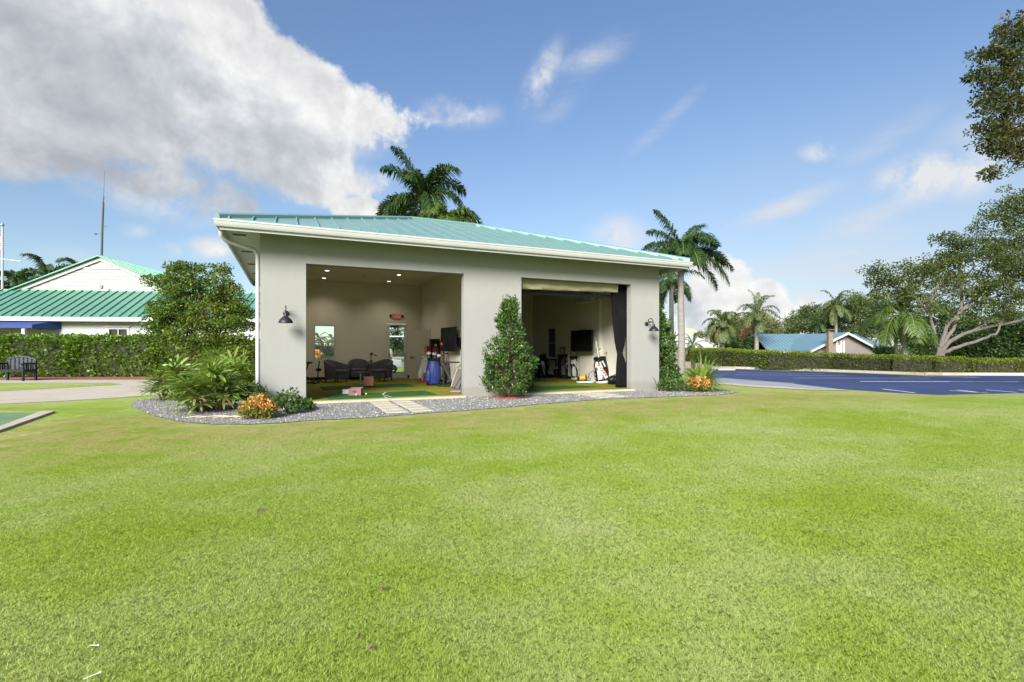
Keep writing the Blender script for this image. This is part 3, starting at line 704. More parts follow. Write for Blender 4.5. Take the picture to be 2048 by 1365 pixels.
h=MB(); h.tube([(x0+.02,8.075,.98),(x1-.02,8.075,.98)],.014); h.box(x0+.015,x0+.045,8.075,8.12,.95,1.01); h.box(x1-.045,x1-.015,8.075,8.12,.95,1.01); h.build('push_bar',M['steel'],do,smooth=40)
h=MB(); h.box(x0+.1,x0+.42,8.06,8.12,2.07,2.13); h.tube([(x0+.3,8.06,2.13),(x0+.55,8.03,2.14)],.008); h.build('closer',M['lamp_black'],do)
# beige inner door standing open off the partition wall
d0=Vector((5.40,6.55)); d1=loc_of(P(819,759.5,FL)); d1=Vector(d1); dd=(d1-d0); L=dd.length; a=math.atan2(dd.y,dd.x)
dl=MB(); dl.box(0,L,-.02,.02,0,1.86)
do=dl.build('inner_door',M['door'],B,bevel=.004,loc=(d0.x,d0.y,FL+.01),rot=(0,0,a))
h=MB(); h.tube([(L-.07,.02,.83),(L-.07,.07,.83)],.018); h.tube([(L-.07,.065,.83),(L-.19,.065,.83)],.012); h.lathe([(.03,0),(.03,.008)],16,M=Matrix.Translation((L-.07,.02,.83))@Matrix.Rotation(R(-90),4,'X'))
h.build('handle',M['lamp_black'],do,smooth=40)
# eaves: soffit, fascia, gutter
E0,E1,T0,T1=-.655,11.16,-.63,8.95
so_=MB()
zs0,zs1=3.68,3.695
so_.box(E0,E1,T0,-.001,zs0,zs1); so_.box(E0,-.001,0,DP,zs0,zs1); so_.box(SW+.001,E1,0,DP,zs0,zs1); so_.box(E0,E1,DP+.001,T1,zs0,zs1)
so_.build('soffit',M['trim'],B)
fa=MB(); path=[(E0,T0),(E1,T0),(E1,T1),(E0,T1)]
fa.sweep([(0.0,3.545),(.022,3.545),(.022,3.74),(0.0,3.74)],path,closed=True); fa.build('fascia',M['trim'],B)
gu=MB(); gp=[(.024,3.60),(.075,3.60),(.105,3.645),(.115,3.70),(.125,3.705),(.125,3.735),(.115,3.735),(.113,3.72),(.03,3.715)]
gu.sweep(gp,path,closed=True); gu.build('gutter',M['trim'],B,smooth=30)
# hip roof with standing seams
ro=MB(); ov=.06; a0,a1,c0,c1=E0-ov,E1+ov,T0-ov,T1+ov; zr=3.765; run=(c1-c0)/2; sl_=.335; zt=zr+run*sl_; tm=(c0+c1)/2
r0,r1=a0+run,a1-run
vs=[(a0,c0,zr),(a1,c0,zr),(a1,c1,zr),(a0,c1,zr),(r0,tm,zt),(r1,tm,zt)]
dz=.03
vs+= [(x,y,z-dz) for x,y,z in vs[:4]]
ro.add(vs,[(0,1,5,4),(2,3,4,5),(3,0,4),(1,2,5),(0,6,7,1),(1,7,8,2),(2,8,9,3),(3,9,6,0)])
rf=ro.build('roof',M['roof'],B)
sm=MB(); pit=.41
def seam(p,q):
    p=Vector(p); q=Vector(q); d=(q-p); n=Vector((0,0,1)); s=d.cross(n).normalized()*.015
    h_=Vector((0,0,.045))
    sm.add([p-s,p+s,q+s,q-s,p-s*.8+h_,p+s*.8+h_,q+s*.8+h_,q-s*.8+h_],[(4,5,6,7),(0,1,5,4),(1,2,6,5),(2,3,7,6),(3,0,4,7)])
x=a0+.2
while x<a1-.1:
    d=min(x-a0,a1-x,run); 
    for (yb,sg) in ((c0,1),(c1,-1)): seam((x,yb,zr),(x,yb+sg*d,zr+d*sl_))
    x+=pit
y=c0+.25
while y<c1-.1:
    d=min(y-c0,c1-y,run)
    seam((a0,y,zr),(a0+d,y,zr+d*sl_)); seam((a1,y,zr),(a1-d,y,zr+d*sl_)); y+=pit
sm.build('standing_seam',M['roof'],rf)
rc=MB()
for p,q in (((a0,c0,zr+.02),(r0,tm,zt+.02)),((a1,c0,zr+.02),(r1,tm,zt+.02)),((a0,c1,zr+.02),(r0,tm,zt+.02)),((a1,c1,zr+.02),(r1,tm,zt+.02)),((r0,tm,zt+.02),(r1,tm,zt+.02))):
    rc.tube([p,q],[.075,.075],6)
rc.build('ridge_cap',M['roof'],rf)
# soffit vents and downspouts
for k in range(4):
    v=MB(); c=(-.42,.36+2.05*k); v.box(c[0]-.15,c[0]+.15,c[1]-.09,c[1]+.09,3.672,3.68)
    vo=v.build('soffit_vent',M['trim'],B)
    v=MB()
    for i in range(5): v.box(c[0]-.125,c[0]+.125,c[1]-.07+i*.03,c[1]-.052+i*.03,3.666,3.672)
    v.box(c[0]-.125,c[0]+.125,c[1]-.072,c[1]+.085,3.6705,3.6719)
    v.build('grille',M['vent'],vo)
for k in range(4):
    v=MB(); c=(SW+.3,.5+2.05*k); v.box(c[0]-.15,c[0]+.15,c[1]-.09,c[1]+.09,3.672,3.68); v.build('soffit_vent',M['trim'],B)
dn=MB()
def spout(pts,w=.045):
    dn.tube(pts,w,4)
dn=MB(); dn.tube([(-.70,-.25,3.60),(-.70,-.22,3.50),(-.60,-.1,3.42),(-.12,.10,3.33),(-.055,.13,3.22),(-.055,.13,.15),(-.10,.06,.07)],.042,10); dn.build('downspout',M['trim'],B,smooth=50)
dn=MB(); dn.tube([(SW+.52,.5,3.60),(SW+.50,.48,3.48),(SW+.42,.42,3.40),(SW+.12,.16,3.30),(SW+.055,.13,3.2),(SW+.055,.13,.15),(SW+.10,.06,.07)],.042,10); dn.build('downspout',M['trim'],B,smooth=50)
# gooseneck wall lamps
def wall_lamp(s,z,label):
    t=thing('wall_lamp',label,'lamp',W(s,-.002,z),TH,'gooseneck wall lamps on the building front')
    m=MB(); m.lathe([(.062,0),(.06,.02),(.045,.032),(.02,.036)],24,M=Matrix.Rotation(R(90),4,'X')); m.build('wall_plate',M['lamp_black'],t,smooth=40)
    arc=[(0,-.03,0),(0,-.07,.02)]+[(0,-.19-.12*math.cos(a),.03+.115*math.sin(a)) for a in np.linspace(.25,2.75,12)]+[(0,-.325,.02),(0,-.335,-.03)]
    m=MB(); m.tube(arc,.012,10); m.build('arm',M['lamp_black'],t,smooth=50)
    c=(0,-.335,0)
    m=MB(); prof=[(.02,-.02),(.034,-.03),(.038,-.075),(.06,-.10),(.09,-.125),(.125,-.165),(.142,-.205),(.146,-.225),(.140,-.225),(.12,-.17),(.08,-.13),(.03,-.09)]
    m.lathe(prof,32,c=c,caps=False); m.build('shade',M['lamp_black'],t,smooth=40)
    m=MB(); m.ball((0,-.335,-.15),.032,12,8); m.build('bulb',M['white'],t,smooth=60)
    return t
wall_lamp(.50,1.98,'black gooseneck wall lamp on the pier left of the carpeted lounge bay')
wall_lamp(5.42,1.95,'black gooseneck wall lamp half hidden behind the conical shrub')
wall_lamp(10.20,1.95,'black gooseneck wall lamp on the pier beside the black curtain')
# stepping stones
for (cx_,w0,rows,lab) in ((2.43,.40,5,'cream paving slab in the left column leading to the lounge bay'),(2.92,.40,5,'cream paving slab in the right column leading to the lounge bay'),
                      (7.72,.40,3,'cream paving slab in the left column leading to the curtained bay'),(8.20,.40,3,'cream paving slab in the right column leading to the curtained bay')):
    for r in range(rows):
        where=('nearest the threshold' if r==0 else 'nearest the lawn' if r==rows-1 else 'second from the threshold' if r==1 else 'second from the lawn' if r==rows-2 else 'in the middle')
        m=MB(); m.box(-w0/2,w0/2,-.2,.2,-.03,.022)
        tag(m.build('stepping_stone',M['paver'],bevel=.012,loc=W(cx_,-.44-r*.455),rot=(0,0,TH+random.uniform(-.02,.02))),lab+', '+where,'paving slab','cream stepping slabs across the gravel')
# ---------------------------------------------------------------- things inside the bays
def one(mb,name,label,cat,mats,group=None,loc=None,rot=None,**k):
    return tag(mb.build(name,mats,None,loc=loc,rot=rot,**k),label,cat,group)
def on(px,py,z=FL): return P(px,py,z)
ZI=FL+.001
# turf mats
def turf(px,label,z=.012):
    m=MB(); m.prism([P(x,y,FL+z).xy for x,y in px],ZI,FL+z)
    return one(m,'turf_mat',label,'mat',M['mat_green'],'green practice mats on the carpet')
turf([(656.5,799.2),(874,789.3),(849,781),(651.5,791)],'long green turf mat with white V mark near the lounge threshold')
turf([(644.8,780.2),(830.8,772.7),(814,767.7),(640.7,773.5)],'dark green turf mat in front of the tub chairs')
turf([(1050,783),(1201,773.6),(1160,771.2),(1050,772.5)],'green turf mat just inside the curtained bay')
turf([(1040,765),(1072,764.3),(1118,763),(1075,759.2),(1040,761)],'dark green turf mat at the back of the curtained bay')
vm_=MB(); z=FL+.0135
for pl_ in ([(772,784.5),(765,789),(767,790.2),(783,794)],[(768,793.5),(775,797),(779,799.5)]):
    for a,b in zip(pl_[:-1],pl_[1:]):
        a2=P(*a,z).xy; b2=P(*b,z).xy; d=(b2-a2).normalized(); n=Vector((-d.y,d.x))*.013
        vm_.sheet([a2+n,b2+n,b2-n,a2-n][::-1],z)
mk=vm_.build('mat_marking',M['mat_line']); mt=[o for o in COL.objects if o.name=='turf_mat'][0]; mk.parent=mt
# ceiling lights
labs=['round recessed ceiling light nearest the front, on the left','round recessed ceiling light behind another, on the left','round recessed ceiling light nearest the front, on the right','round recessed ceiling light behind another, on the right']
for (px,py),lb in zip([(654,541.5),(648,556.5),(798,550),(778,563)],labs):
    p=P(px,py,CE)
    t=thing('ceiling_light',lb,'ceiling light',(p.x,p.y,CE),0,'recessed lights in the lounge ceiling')
    m=MB(); m.lathe([(.095,0),(.10,-.006),(.085,-.012),(.07,-.008)],24,caps=False); m.build('trim_ring',M['white'],t,smooth=50)
    m=MB(); m.lathe([(.0,-.004),(.072,-.004)],24,caps=False); m.build('lens',M['led'],t)
    ld=bpy.data.lights.new('downlight','SPOT'); ld.energy=LAMP_W; ld.color=(1,.88,.70); ld.spot_size=R(130); ld.spot_blend=.8; ld.shadow_soft_size=.06
    lo=bpy.data.objects.new('downlight',ld); COL.objects.link(lo); lo.parent=t; lo.location=(0,0,-.03)
m=MB(); p=P(730,551,CE); m.lathe([(.06,0),(.06,-.02),(.04,-.035),(.0,-.04)],20); 
one(m,'smoke_detector','small white smoke detector between the ceiling lights','smoke detector',M['white'],loc=(p.x,p.y,CE),smooth=50)
# EXIT sign
s0,_=loc_of(P(793,757,FL)); 
sx_=(( -.231*18.05+8.641)/(.9143+.4051*.231))
t=thing('exit_sign','red EXIT sign with two lamp heads above the glass back door','sign',W(sx_,8.08,2.52),TH)
m=MB(); m.box(-.17,.17,-.055,0,-.1,.1); m.build('housing',M['white'],t,bevel=.01)
def text(name,body,size,material,parent,loc,rot,ext=.002,sxx=1.0):
    c=bpy.data.curves.new(name,'FONT'); c.body=body; c.size=size; c.extrude=ext; c.offset=.006; c.align_x='CENTER'; c.align_y='CENTER'; c.space_character=1.05
    o=bpy.data.objects.new(name,c); COL.objects.link(o)
    dg=bpy.context.evaluated_depsgraph_get(); me=bpy.data.meshes.new_from_object(o.evaluated_get(dg)); bpy.data.objects.remove(o)
    me.materials.clear(); me.materials.append(material)
    o=link(name,me,parent,loc,rot); o.scale=(sxx,1,1); return o
text('lettering','EXIT',.19,M['exit_red'],t,(0,-.058,0),(R(90),0,0),sxx=.82)
for s in (-1,1):
    m=MB(); m.tube([(s*.17,-.03,0),(s*.21,-.03,.0)],.012); m.lathe([(.035,-.05),(.05,0),(.045,.01)],14,c=(0,0,0),M=Matrix.Translation((s*.235,-.05,0))@Matrix.Rotation(R(90),4,'X')); m.build('lamp_head',M['lamp_black'],t,smooth=40)
# tub chairs
def tub_chair(px,py,face,label):
    p=on(px,py)
    t=thing('tub_chair',label,'armchair',(p.x,p.y,FL),face,'charcoal tub chairs in the lounge')
    # curved shell: U of varying height
    m=MB(); n=26; ro,ri=.40,.315
    prof=[]
    for i in range(n+1):
        a=math.pi*(-.02+1.04*i/n)       # from right arm tip round the back to left arm tip
        k=math.sin(a); top=.585+.20*max(0,k)**.9
        x,y=math.cos(a),math.sin(a)
        ext=-.24*(1-max(0,k))**1.6
        prof.append((x,y,top,ext))
    vs=[];fs=[]
    for (x,y,top,ext) in prof:
        fx=.98+.04*0
        vs+=[(x*ro*.90,y*ro*.92+ext,.12),(x*ro,y*ro+ext,top-.03),(x*(ro-.02),y*(ro-.02)+ext,top),(x*(ri+.015),y*(ri+.015)+ext,top),(x*ri,y*ri+ext,top-.03),(x*ri,y*ri+ext,.30)]
    for i in range(n):
        for k in range(5):
            a=i*6+k; fs.append((a,a+1,a+7,a+6))
    fs.append((0,1,2,3,4,5)); fs.append(tuple(n*6+k for k in (5,4,3,2,1,0)))
    m.add(vs,[f[::-1] for f in fs]); m.build('shell',M['grey_cloth'],t,smooth=50)
    m=MB(); m.prism([(-.29,-.36),(.29,-.36),(.30,0),(.2,.2),(0,.28),(-.2,.2),(-.30,0)],.12,.31); m.build('base',M['grey_cloth'],t,bevel=.02)
    m=MB(); m.prism([(-.275,-.37),(.275,-.37),(.28,0),(.18,.19),(0,.26),(-.18,.19),(-.28,0)],.315,.43); m.build('cushion',M['grey_cloth'],t,bevel=.035)
    for sx in (-1,1):
        for sy in (-.28,.2):
            m=MB(); m.tube([(sx*.24,sy,0.001),(sx*.26,sy,.12)],[.016,.024],8); m.build('leg',M['black'],t)
    return t
CB=TH   # facing the openings = looking along -v
tub_chair(671,764.5,TH+R(48),'charcoal tub chair turned to the right under the white window')
tub_chair(717,760,TH-R(2),'charcoal tub chair behind the small round table')
tub_chair(765,762.3,TH-R(42),'charcoal tub chair turned to the left beside the glass back door')
# round side table
p=on(721,768)
t=thing('side_table','small round table with pale top and steel pedestal','table',(p.x,p.y,FL))
m=MB(); m.lathe([(.29,.36),(.305,.365),(.305,.385),(.295,.39)],32); m.build('table_top',M['panelgrey'],t,smooth=40)
m=MB(); m.tube([(0,0,.01),(0,0,.36)],.022,12); m.build('pedestal',M['steel'],t,smooth=40)
m=MB(); m.lathe([(.17,.001),(.17,.008),(.03,.022)],28); m.build('foot_plate',M['steel'],t,smooth=30)
# salmon case on tripod-like stand
p=on(737.5,774.5); t=thing('launch_monitor_case','square salmon coloured case standing on little feet','case',(p.x,p.y,FL),R(8))
m=MB(); m.box(-.155,.155,-.045,.045,.03,.33); m.build('body',M['black'],t,bevel=.01)
m=MB(); m.box(-.145,.145,-.051,-.044,.04,.32); m.build('front_panel',M['salmon'],t,bevel=.004)
for s in (-1,1):
    m=MB(); m.tube([(s*.125,-.0,.001),(s*.125,0,.031)],.014,8); m.build('foot',M['steel'],t)
p=on(742,762.5); t=thing('camera_tripod','black camera tripod standing behind the salmon case','tripod',(p.x,p.y,FL),R(20))
for k in range(3):
    a=2*math.pi*k/3+.5; m=MB(); m.tube([(.03*math.cos(a),.03*math.sin(a),.74),(.17*math.cos(a),.17*math.sin(a),.36),(.29*math.cos(a),.29*math.sin(a),.002)],[.016,.013,.009],8); m.build('leg',M['black'],t)
m=MB(); m.tube([(0,0,.5),(0,0,.92)],.014,8); m.build('centre_column',M['black'],t)
m=MB(); m.cbox((0,0,.96),(.07,.09,.07)); m.cbox((.02,0,1.0),(.09,.06,.03),(0,R(-20),0)); m.tube([(0,-.02,.97),(.20,-.06,.90)],[.012,.02],8); m.build('head',M['black'],t)
# cartons, balls
p=on(711.5,791.5); t=thing('open_carton','open mauve carton with hand slot on the near turf mat','box',(p.x,p.y,FL+.012),R(4))
m=MB(); a,b,h_=.15,.115,.17
m.wall(-a,a,-b,-b+.008,.001,h_,[(-.05,.05,.115,.14)]); m.box(-a,a,b-.008,b,.001,h_); m.box(-a,-a+.008,-b+.008,b-.008,.001,h_); m.box(a-.008,a,-b+.008,b-.008,.001,h_); m.box(-a+.008,a-.008,-b+.008,b-.008,.001,.01)
m.build('carton_body',M['mauve'],t)
m=MB(); m.add([(-a,b,h_),(a,b,h_),(a,b+.05,h_+.015),(-a,b+.05,h_+.015),(-a,b+.004,h_-.004),(a,b+.004,h_-.004),(a,b+.054,h_+.011),(-a,b+.054,h_+.011)],[(0,1,2,3),(7,6,5,4),(0,4,5,1),(1,5,6,2),(2,6,7,3),(3,7,4,0)]); m.build('flap',M['mauve'],t)
m=MB(); m.cbox((-.01,-b-.002,.095),(.13,.003,.012)); m.cbox((.01,-b-.002,.075),(.1,.003,.008)); m.build('print',M['black'],t)
p=on(691.5,789.3); m=MB(); m.box(-.075,.075,-.06,.06,0.001,.10); m.box(-.078,.078,-.063,.063,.101,.115)
one(m,'white_box','small white lidded box left of the mauve carton','box',M['white'],loc=(p.x,p.y,FL+.012),rot=(0,0,R(14)),bevel=.005)
for (px,py,lb) in ((713,791.6,'white golf ball resting right in front of the mauve carton'),(732.3,790.2,'white golf ball alone on the mat right of the mauve carton')):
    p=on(px,py,FL+.012); m=MB(); m.ball((0,0,.0225),.0225,14,10); one(m,'golf_ball',lb,'ball',M['white'],'white golf balls on the near mat',loc=(p.x,p.y-.0,FL+.012),smooth=80)
# exercise bike at the west side of the lounge
p=on(624,769); t=thing('exercise_bike','black exercise bike partly hidden by the left pier','exercise bike',(p.x-.30,p.y,FL),R(35)); t.scale=(.85,.85,.85)
m=MB()
m.lathe([(.02,-.03),(.23,-.03),(.24,0),(.23,.03),(.02,.03)],28,M=Matrix.Translation((-.35,0,.30))@Matrix.Rotation(R(90),4,'X')); m.build('flywheel',M['black'],t,smooth=40)
m=MB(); m.tube([(-.38,0,.32),(0,0,.36),(.35,0,.12)],.035,8); m.tube([(-.3,0,.35),(-.36,0,.95)],.03,8); m.tube([(.05,0,.36),(.2,0,.78)],.028,8); m.box(-.55,-.49,-.25,.25,0.001,.06); m.box(.38,.44,-.25,.25,.001,.06); m.tube([(-.52,0,.05),(.41,0,.05)],.03,8); m.build('frame',M['black'],t)
m=MB(); m.tube([(-.36,-.2,.98),(-.42,-.2,1.06),(-.36,0,1.0),(-.42,.2,1.06),(-.36,.2,.98)],.016,8); m.build('handlebar',M['black'],t)
m=MB(); m.ball((.22,0,.82),(.15,.1,.045),12,8); m.build('saddle',M['black'],t,smooth=60)
m=MB(); m.cbox((-.40,0,1.10),(.03,.26,.18),(0,R(-20),0)); m.build('display',M['screen'],t)
for s in (-1,1):
    m=MB(); m.tube([(0,s*.07,.36),(s*.1,s*.09,.36-.13*s)],.012,6); m.cbox((s*.1,s*.14,.36-.13*s),(.09,.09,.02)); m.build('pedal',M['black'],t)
pp=P(616,752,.45); m=MB(); m.lathe([(.034,0),(.036,.02),(.036,.15),(.02,.175),(.018,.20)],16)
one(m,'water_bottle','turquoise water bottle held on the exercise bike','bottle',M['aqua'],loc=(p.x-.16,p.y-.22,.46),smooth=40)
p=on(636,766.5); m=MB(); m.tube([(-.02,0,.001),(0,0,.3),(.02,0,.55),(.06,0,.75)],.02,8); m.ball((.02,0,.45),(.10,.07,.06),10,8); m.tube([(-.05,0,.1),(.25,.05,.012)],.022,8); m.tube([(-.05,0,.1),(-.2,-.12,.012)],.022,8); m.tube([(0,0,.08),(.12,-.22,.012)],.022,8)
one(m,'stepper_column','slim black pedal column standing right of the exercise bike','exercise machine',M['black'],loc=(p.x,p.y,FL),smooth=60)
# golf bags and clubs
def bag_r(z,H,r):
    k=z/H
    return r*(.86+.20*math.sin(math.pi*min(1,k*1.05))-.10*k)
def golf_bag(px,py,H,r,label,base,lean=(0,0),rz=0.0,patches=(),cuff=None,foot=None,z0=FL):
    p=on(px,py,z0)
    t=thing('golf_bag',label,'golf bag',(p.x,p.y,z0+.005),rz,'golf bags standing in the bays')
    t.rotation_euler=(lean[0],lean[1],rz)
    m=MB(); prof=[(bag_r(H*i/14,H,r),H*i/14) for i in range(15)]; m.lathe(prof,28,sy=.86,caps=True); m.build('body',M[base],t,smooth=40)
    m=MB(); rt=bag_r(H,H,r); m.lathe([(rt*.98,H-.01),(rt*1.1,H+.01),(rt*1.12,H+.07),(rt*1.0,H+.085),(rt*.86,H+.07),(rt*.84,H+.02),(0.001,H+.02)],28,sy=.9,caps=False); m.build('cuff',M[cuff or base],t,smooth=40)
    m=MB(); rb=bag_r(0,H,r); m.lathe([(rb*1.02,.0),(rb*1.06,.02),(rb*1.05,.07),(rb*.99,.08)],28,sy=.88); m.build('foot',M[foot or 'black'],t,smooth=40)
    # side pocket bulging from the bag
    m=MB(); m.lathe([(.02,.0),(.065,.02),(.075,.12),(.07,.28),(.04,.36),(.01,.38)],16,c=(-.12*math.cos(.6),-r*.9,H*.16),sx=1.1,sy=.7); m.build('pocket',M[patches[0][0]] if patches else M[base],t,smooth=50)
    m=MB(); m.tube([(r*.8,r*.3,H*.9),(r*1.25,r*.35,H*.7),(r*1.25,r*.35,H*.45),(r*.95,r*.3,H*.25)],.018,8); m.build('strap',M['black'],t,smooth=50)
    for ip,(mt_,path,wd) in enumerate(patches):
        m=MB(); n=len(path); vs=[];fs=[]
        # densify
        pts=[]
        for a,b in zip(path[:-1],path[1:]):
            for q in range(6): pts.append((a[0]+(b[0]-a[0])*q/6,a[1]+(b[1]-a[1])*q/6))
        pts.append(path[-1])
        for (an,z),nx_ in zip(pts,pts[1:]+[pts[-1]]):
            da=(nx_[0]-an)*r; dz_=(nx_[1]-z)*H
            if nx_==(an,z): da,dz_=pda,pdz
            l=math.hypot(da,dz_) or 1; pda,pdz=da,dz_
            nxx,nzz=-dz_/l*wd/2,da/l*wd/2
            for s in (-1,1):
                a2=math.radians(an*1.0)*1.0 if False else an+s*nxx/r; z2=z*H+s*nzz
                rr=bag_r(max(0,min(H,z2)),H,r)+.005+.0025*ip
                vs.append((rr*math.cos(a2),rr*math.sin(a2)*.86,z2))
        for i in range(len(pts)-1): fs.append((2*i,2*i+1,2*i+3,2*i+2))
        m.add(vs,fs); m.add([(v[0]*.99,v[1]*.99,v[2]) for v in vs],[f[::-1] for f in fs])
        m.build('panel',M[mt_],t,smooth=60)
    return t
def clubs(t,H,r,n,label,mats='lamp_black',kind='iron',spread=1.0,hh=(.28,.42),seed=0):
    rg=random.Random(seed); Mw=t.matrix_basis
    for k in range(n):
        a=2*math.pi*k/n+rg.uniform(-.3,.3); q=rg.uniform(.3,.75)*r
        x,y=q*math.cos(a),q*math.sin(a)*.85; h_=rg.uniform(*hh)
        b=Vector((x*.7,y*.7,H*.5)); e=Vector((x*(1+.5*spread),y*(1+.5*spread),H+h_))
        m=MB(); m.tube([b,e],.006,6)
        d=Vector((rg.uniform(-1,1),rg.uniform(-1,.3),0)).normalized()
        if kind=='iron': m.tube([e-Vector((0,0,.01)),e+d*.04+Vector((0,0,.015)),e+d*.085+Vector((0,0,.035))],[.009,.016,.020],8)
        else: m.ball(tuple(e+d*.03),(.07,.062,.052),12,8)
        o=m.build('golf_club',M[mats],smooth=50)
        o.matrix_basis=Mw
        tag(o,label,'golf club','clubs in the golf bags')
def stick(p,q,r,name,label,mt_,cat='stick'):
    m=MB(); m.tube([p,q],r,8); return one(m,name,label,cat,M[mt_],smooth=50)
w_='white'; k_='black'
# lounge: blue bag, white and red bag, club bag behind the middle chair
t=golf_bag(866,770.5,.78,.235,'blue nylon golf bag with red piping below the wall screen','blue',(R(3),R(2)),R(-5),
  [('blue',[(-2.2,.12),(-2.2,.72)],.10),('blue',[(-1.2,.1),(-1.2,.75)],.11),('red',[(-1.72,.05),(-1.72,.95)],.012),('red',[(-.75,.05),(-.75,.9)],.012),('red',[(-2.65,.05),(-2.6,.9)],.012)],cuff='black')
bpy.context.view_layer.update()
clubs(t,.78,.2,5,'white headed golf wood standing in the blue bag','white','wood',.9,(.12,.24),3)
clubs(t,.78,.2,4,'dark golf iron standing in the blue bag','lamp_black','iron',1.2,(.16,.32),4)
p=on(860,768.5); m=MB(); m.tube([(-.14,-.20,.80),(0,-.235,.805),(.14,-.20,.79)],[.035,.04,.035],10); one(m,'mint_towel','mint green towel rolled over the rim of the blue bag','towel',M['mint'],loc=(p.x,p.y,FL),smooth=60)
t=golf_bag(845.5,764.5,.80,.165,'slim white golf bag with red lower half leaning at the beige inner door','white',(R(2),R(7)),R(8),
  [('white',[(-1.9,.5),(-1.9,.85)],.05),('red',[(-1.3,.02),(-1.3,.42)],.10),('red',[(-2.1,.02),(-2.1,.42)],.10),('red',[(-.5,.02),(-.5,.42)],.1)],foot='red')
t=golf_bag(719,756.2,.86,.14,'black golf bag standing behind the middle tub chair','black',(0,0),R(0),[('panelgrey',[(-1.5,.3),(-1.5,.8)],.05)])
clubs(t,.86,.14,7,'black golf club sticking up behind the middle tub chair','lamp_black','wood',1.0,(.08,.42),8)
a=on(853,768)
stick((a.x-.02,a.y,FL+.3),(a.x-.20,a.y+.25,FL+1.62),.011,'alignment_stick','thin pale wooden stick leaning left behind the blue bag','wood_pale')
stick((a.x+.03,a.y,FL+.3),(a.x-.09,a.y+.30,FL+1.60),.011,'alignment_stick','thin pale wooden stick leaning upright behind the blue bag','wood_pale')
a=on(862,763); stick((a.x,a.y,FL+.01),(a.x-.04,a.y+.1,FL+1.88),.02,'white_pole','thick white pole leaning beside the beige inner door','white','pole')
a=on(856,764.5); m=MB(); m.box(-.11,.11,-.05,.05,1.02,1.26); m.box(-.02,.02,-.02,.02,.03,1.02); m.lathe([(.14,.001),(.14,.03)],20)
one(m,'red_display','red display box on a post behind the blue bag','display',M['red'],loc=(a.x,a.y,FL),rot=(0,0,TH),bevel=.008)
a=on(869,764); t=thing('ball_dispenser','tall black and red cabinet against the partition wall','cabinet',(a.x,a.y,FL),TH)
m=MB(); m.box(-.16,.16,-.12,.12,.001,1.50); m.build('cabinet_body',M['black'],t,bevel=.01)
m=MB(); m.box(-.1,.1,-.125,-.119,.75,1.2); m.build('front_panel',M['red'],t,bevel=.003)
m=MB(); m.box(-.04,.05,-.13,-.119,1.24,1.32); m.build('badge',M['white'],t,bevel=.01)
# black mounting stand with arm
a=on(890,773.5); t=thing('machine_stand','black steel A frame stand with horizontal arm and red knob','stand',(a.x,a.y,FL),R(-6))
def bar(p,q,w=.04): 
    m.tube([p,q],w*.9,4)
m=MB(); bar((-.22,-.05,.04),(.28,-.1,.04)); bar((-.15,.18,.04),(.28,-.1,.04)); bar((-.22,-.05,.04),(-.15,.18,.04)); m.build('base_frame',M['black'],t)
m=MB(); bar((-.06,.05,.04),(-.06,.05,1.02)); m.tube([(-.06,.05,1.0),(-.05,.05,1.28)],.018,8); m.build('mast',M['black'],t)
m=MB(); bar((.27,-.1,.06),(-.06,.03,.70),.045); m.build('brace',M['black'],t)
m=MB(); bar((-.14,.05,.74),(.45,.02,.74),.035); m.build('arm',M['black'],t)
m=MB(); m.ball((-.11,.02,1.30),(.05,.05,.06),12,8); m.build('knob',M['red'],t,smooth=60)
a=on(901,771.0); t=golf_bag(897,768.5,.62,.085,'narrow grey golf bag behind the black stand','panelgrey',(R(-6),R(-5)),R(10),[('black',[(-1.4,.2),(-1.4,.8)],.03)])
clubs(t,.62,.085,4,'golf iron with red grip leaning behind the black stand','red','iron',.8,(.25,.4),12)
# wall screen on the partition
def screen(s,t_,zc,wd,ht,yaw,label,arm):
    o=thing('wall_screen',label,'television',W(s,t_,zc),TH+yaw)
    m=MB(); m.box(-wd/2,wd/2,-.03,.03,-ht/2,ht/2); m.build('case',M['black'],o,bevel=.006)
    m=MB(); m.box(-wd/2+.012,wd/2-.012,-.034,-.0305,-ht/2+.018,ht/2-.012); m.build('display',M['screen'],o)
    m=MB(); m.box(-.2,.2,.031,.06,-.2,.2); m.tube([(0,.05,.05),(arm[0],arm[1],.05)],.022,8); m.tube([(0,.05,-.05),(arm[0],arm[1],-.05)],.022,8); m.cbox((arm[0],arm[1],0),(.06,.06,.4),(0,0,-yaw)); m.build('wall_arm',M['black'],o)
    return o
screen(5.14,3.30,1.51,1.12,.76,R(-83),'flat black wall screen above the black stand in the lounge bay',(.05,.25))
bxs=W(5.36,2.75,1.40); m=MB(); m.box(-.05,.05,-.15,.15,-.16,.16); one(m,'media_box','small black box on the wall right of the lounge screen','media player',M['black'],loc=bxs,rot=(0,0,TH),bevel=.006)
m=MB(); pts=[W(5.39,2.9,1.75),W(5.37,2.7,1.72),W(5.39,2.6,1.55),W(5.38,2.75,1.45)]; m.tube(pts,.008,6); one(m,'loose_cable','loose black cable hanging right of the lounge screen','cable',M['black'])
m=MB(); pts=[W(5.4,2.95,.40),W(5.36,2.95,.38),W(5.33,3.0,.2),W(5.3,3.2,FL+.02)]; m.tube(pts,.007,6); one(m,'power_cable','black power cable plugged in low behind the black stand','cable',M['black'])
m=MB(); m.box(-.004,0,-.04,.04,-.06,.06); one(m,'wall_socket','white wall socket low on the partition wall','socket',M['white'],loc=W(5.408,2.95,.40),rot=(0,0,TH))
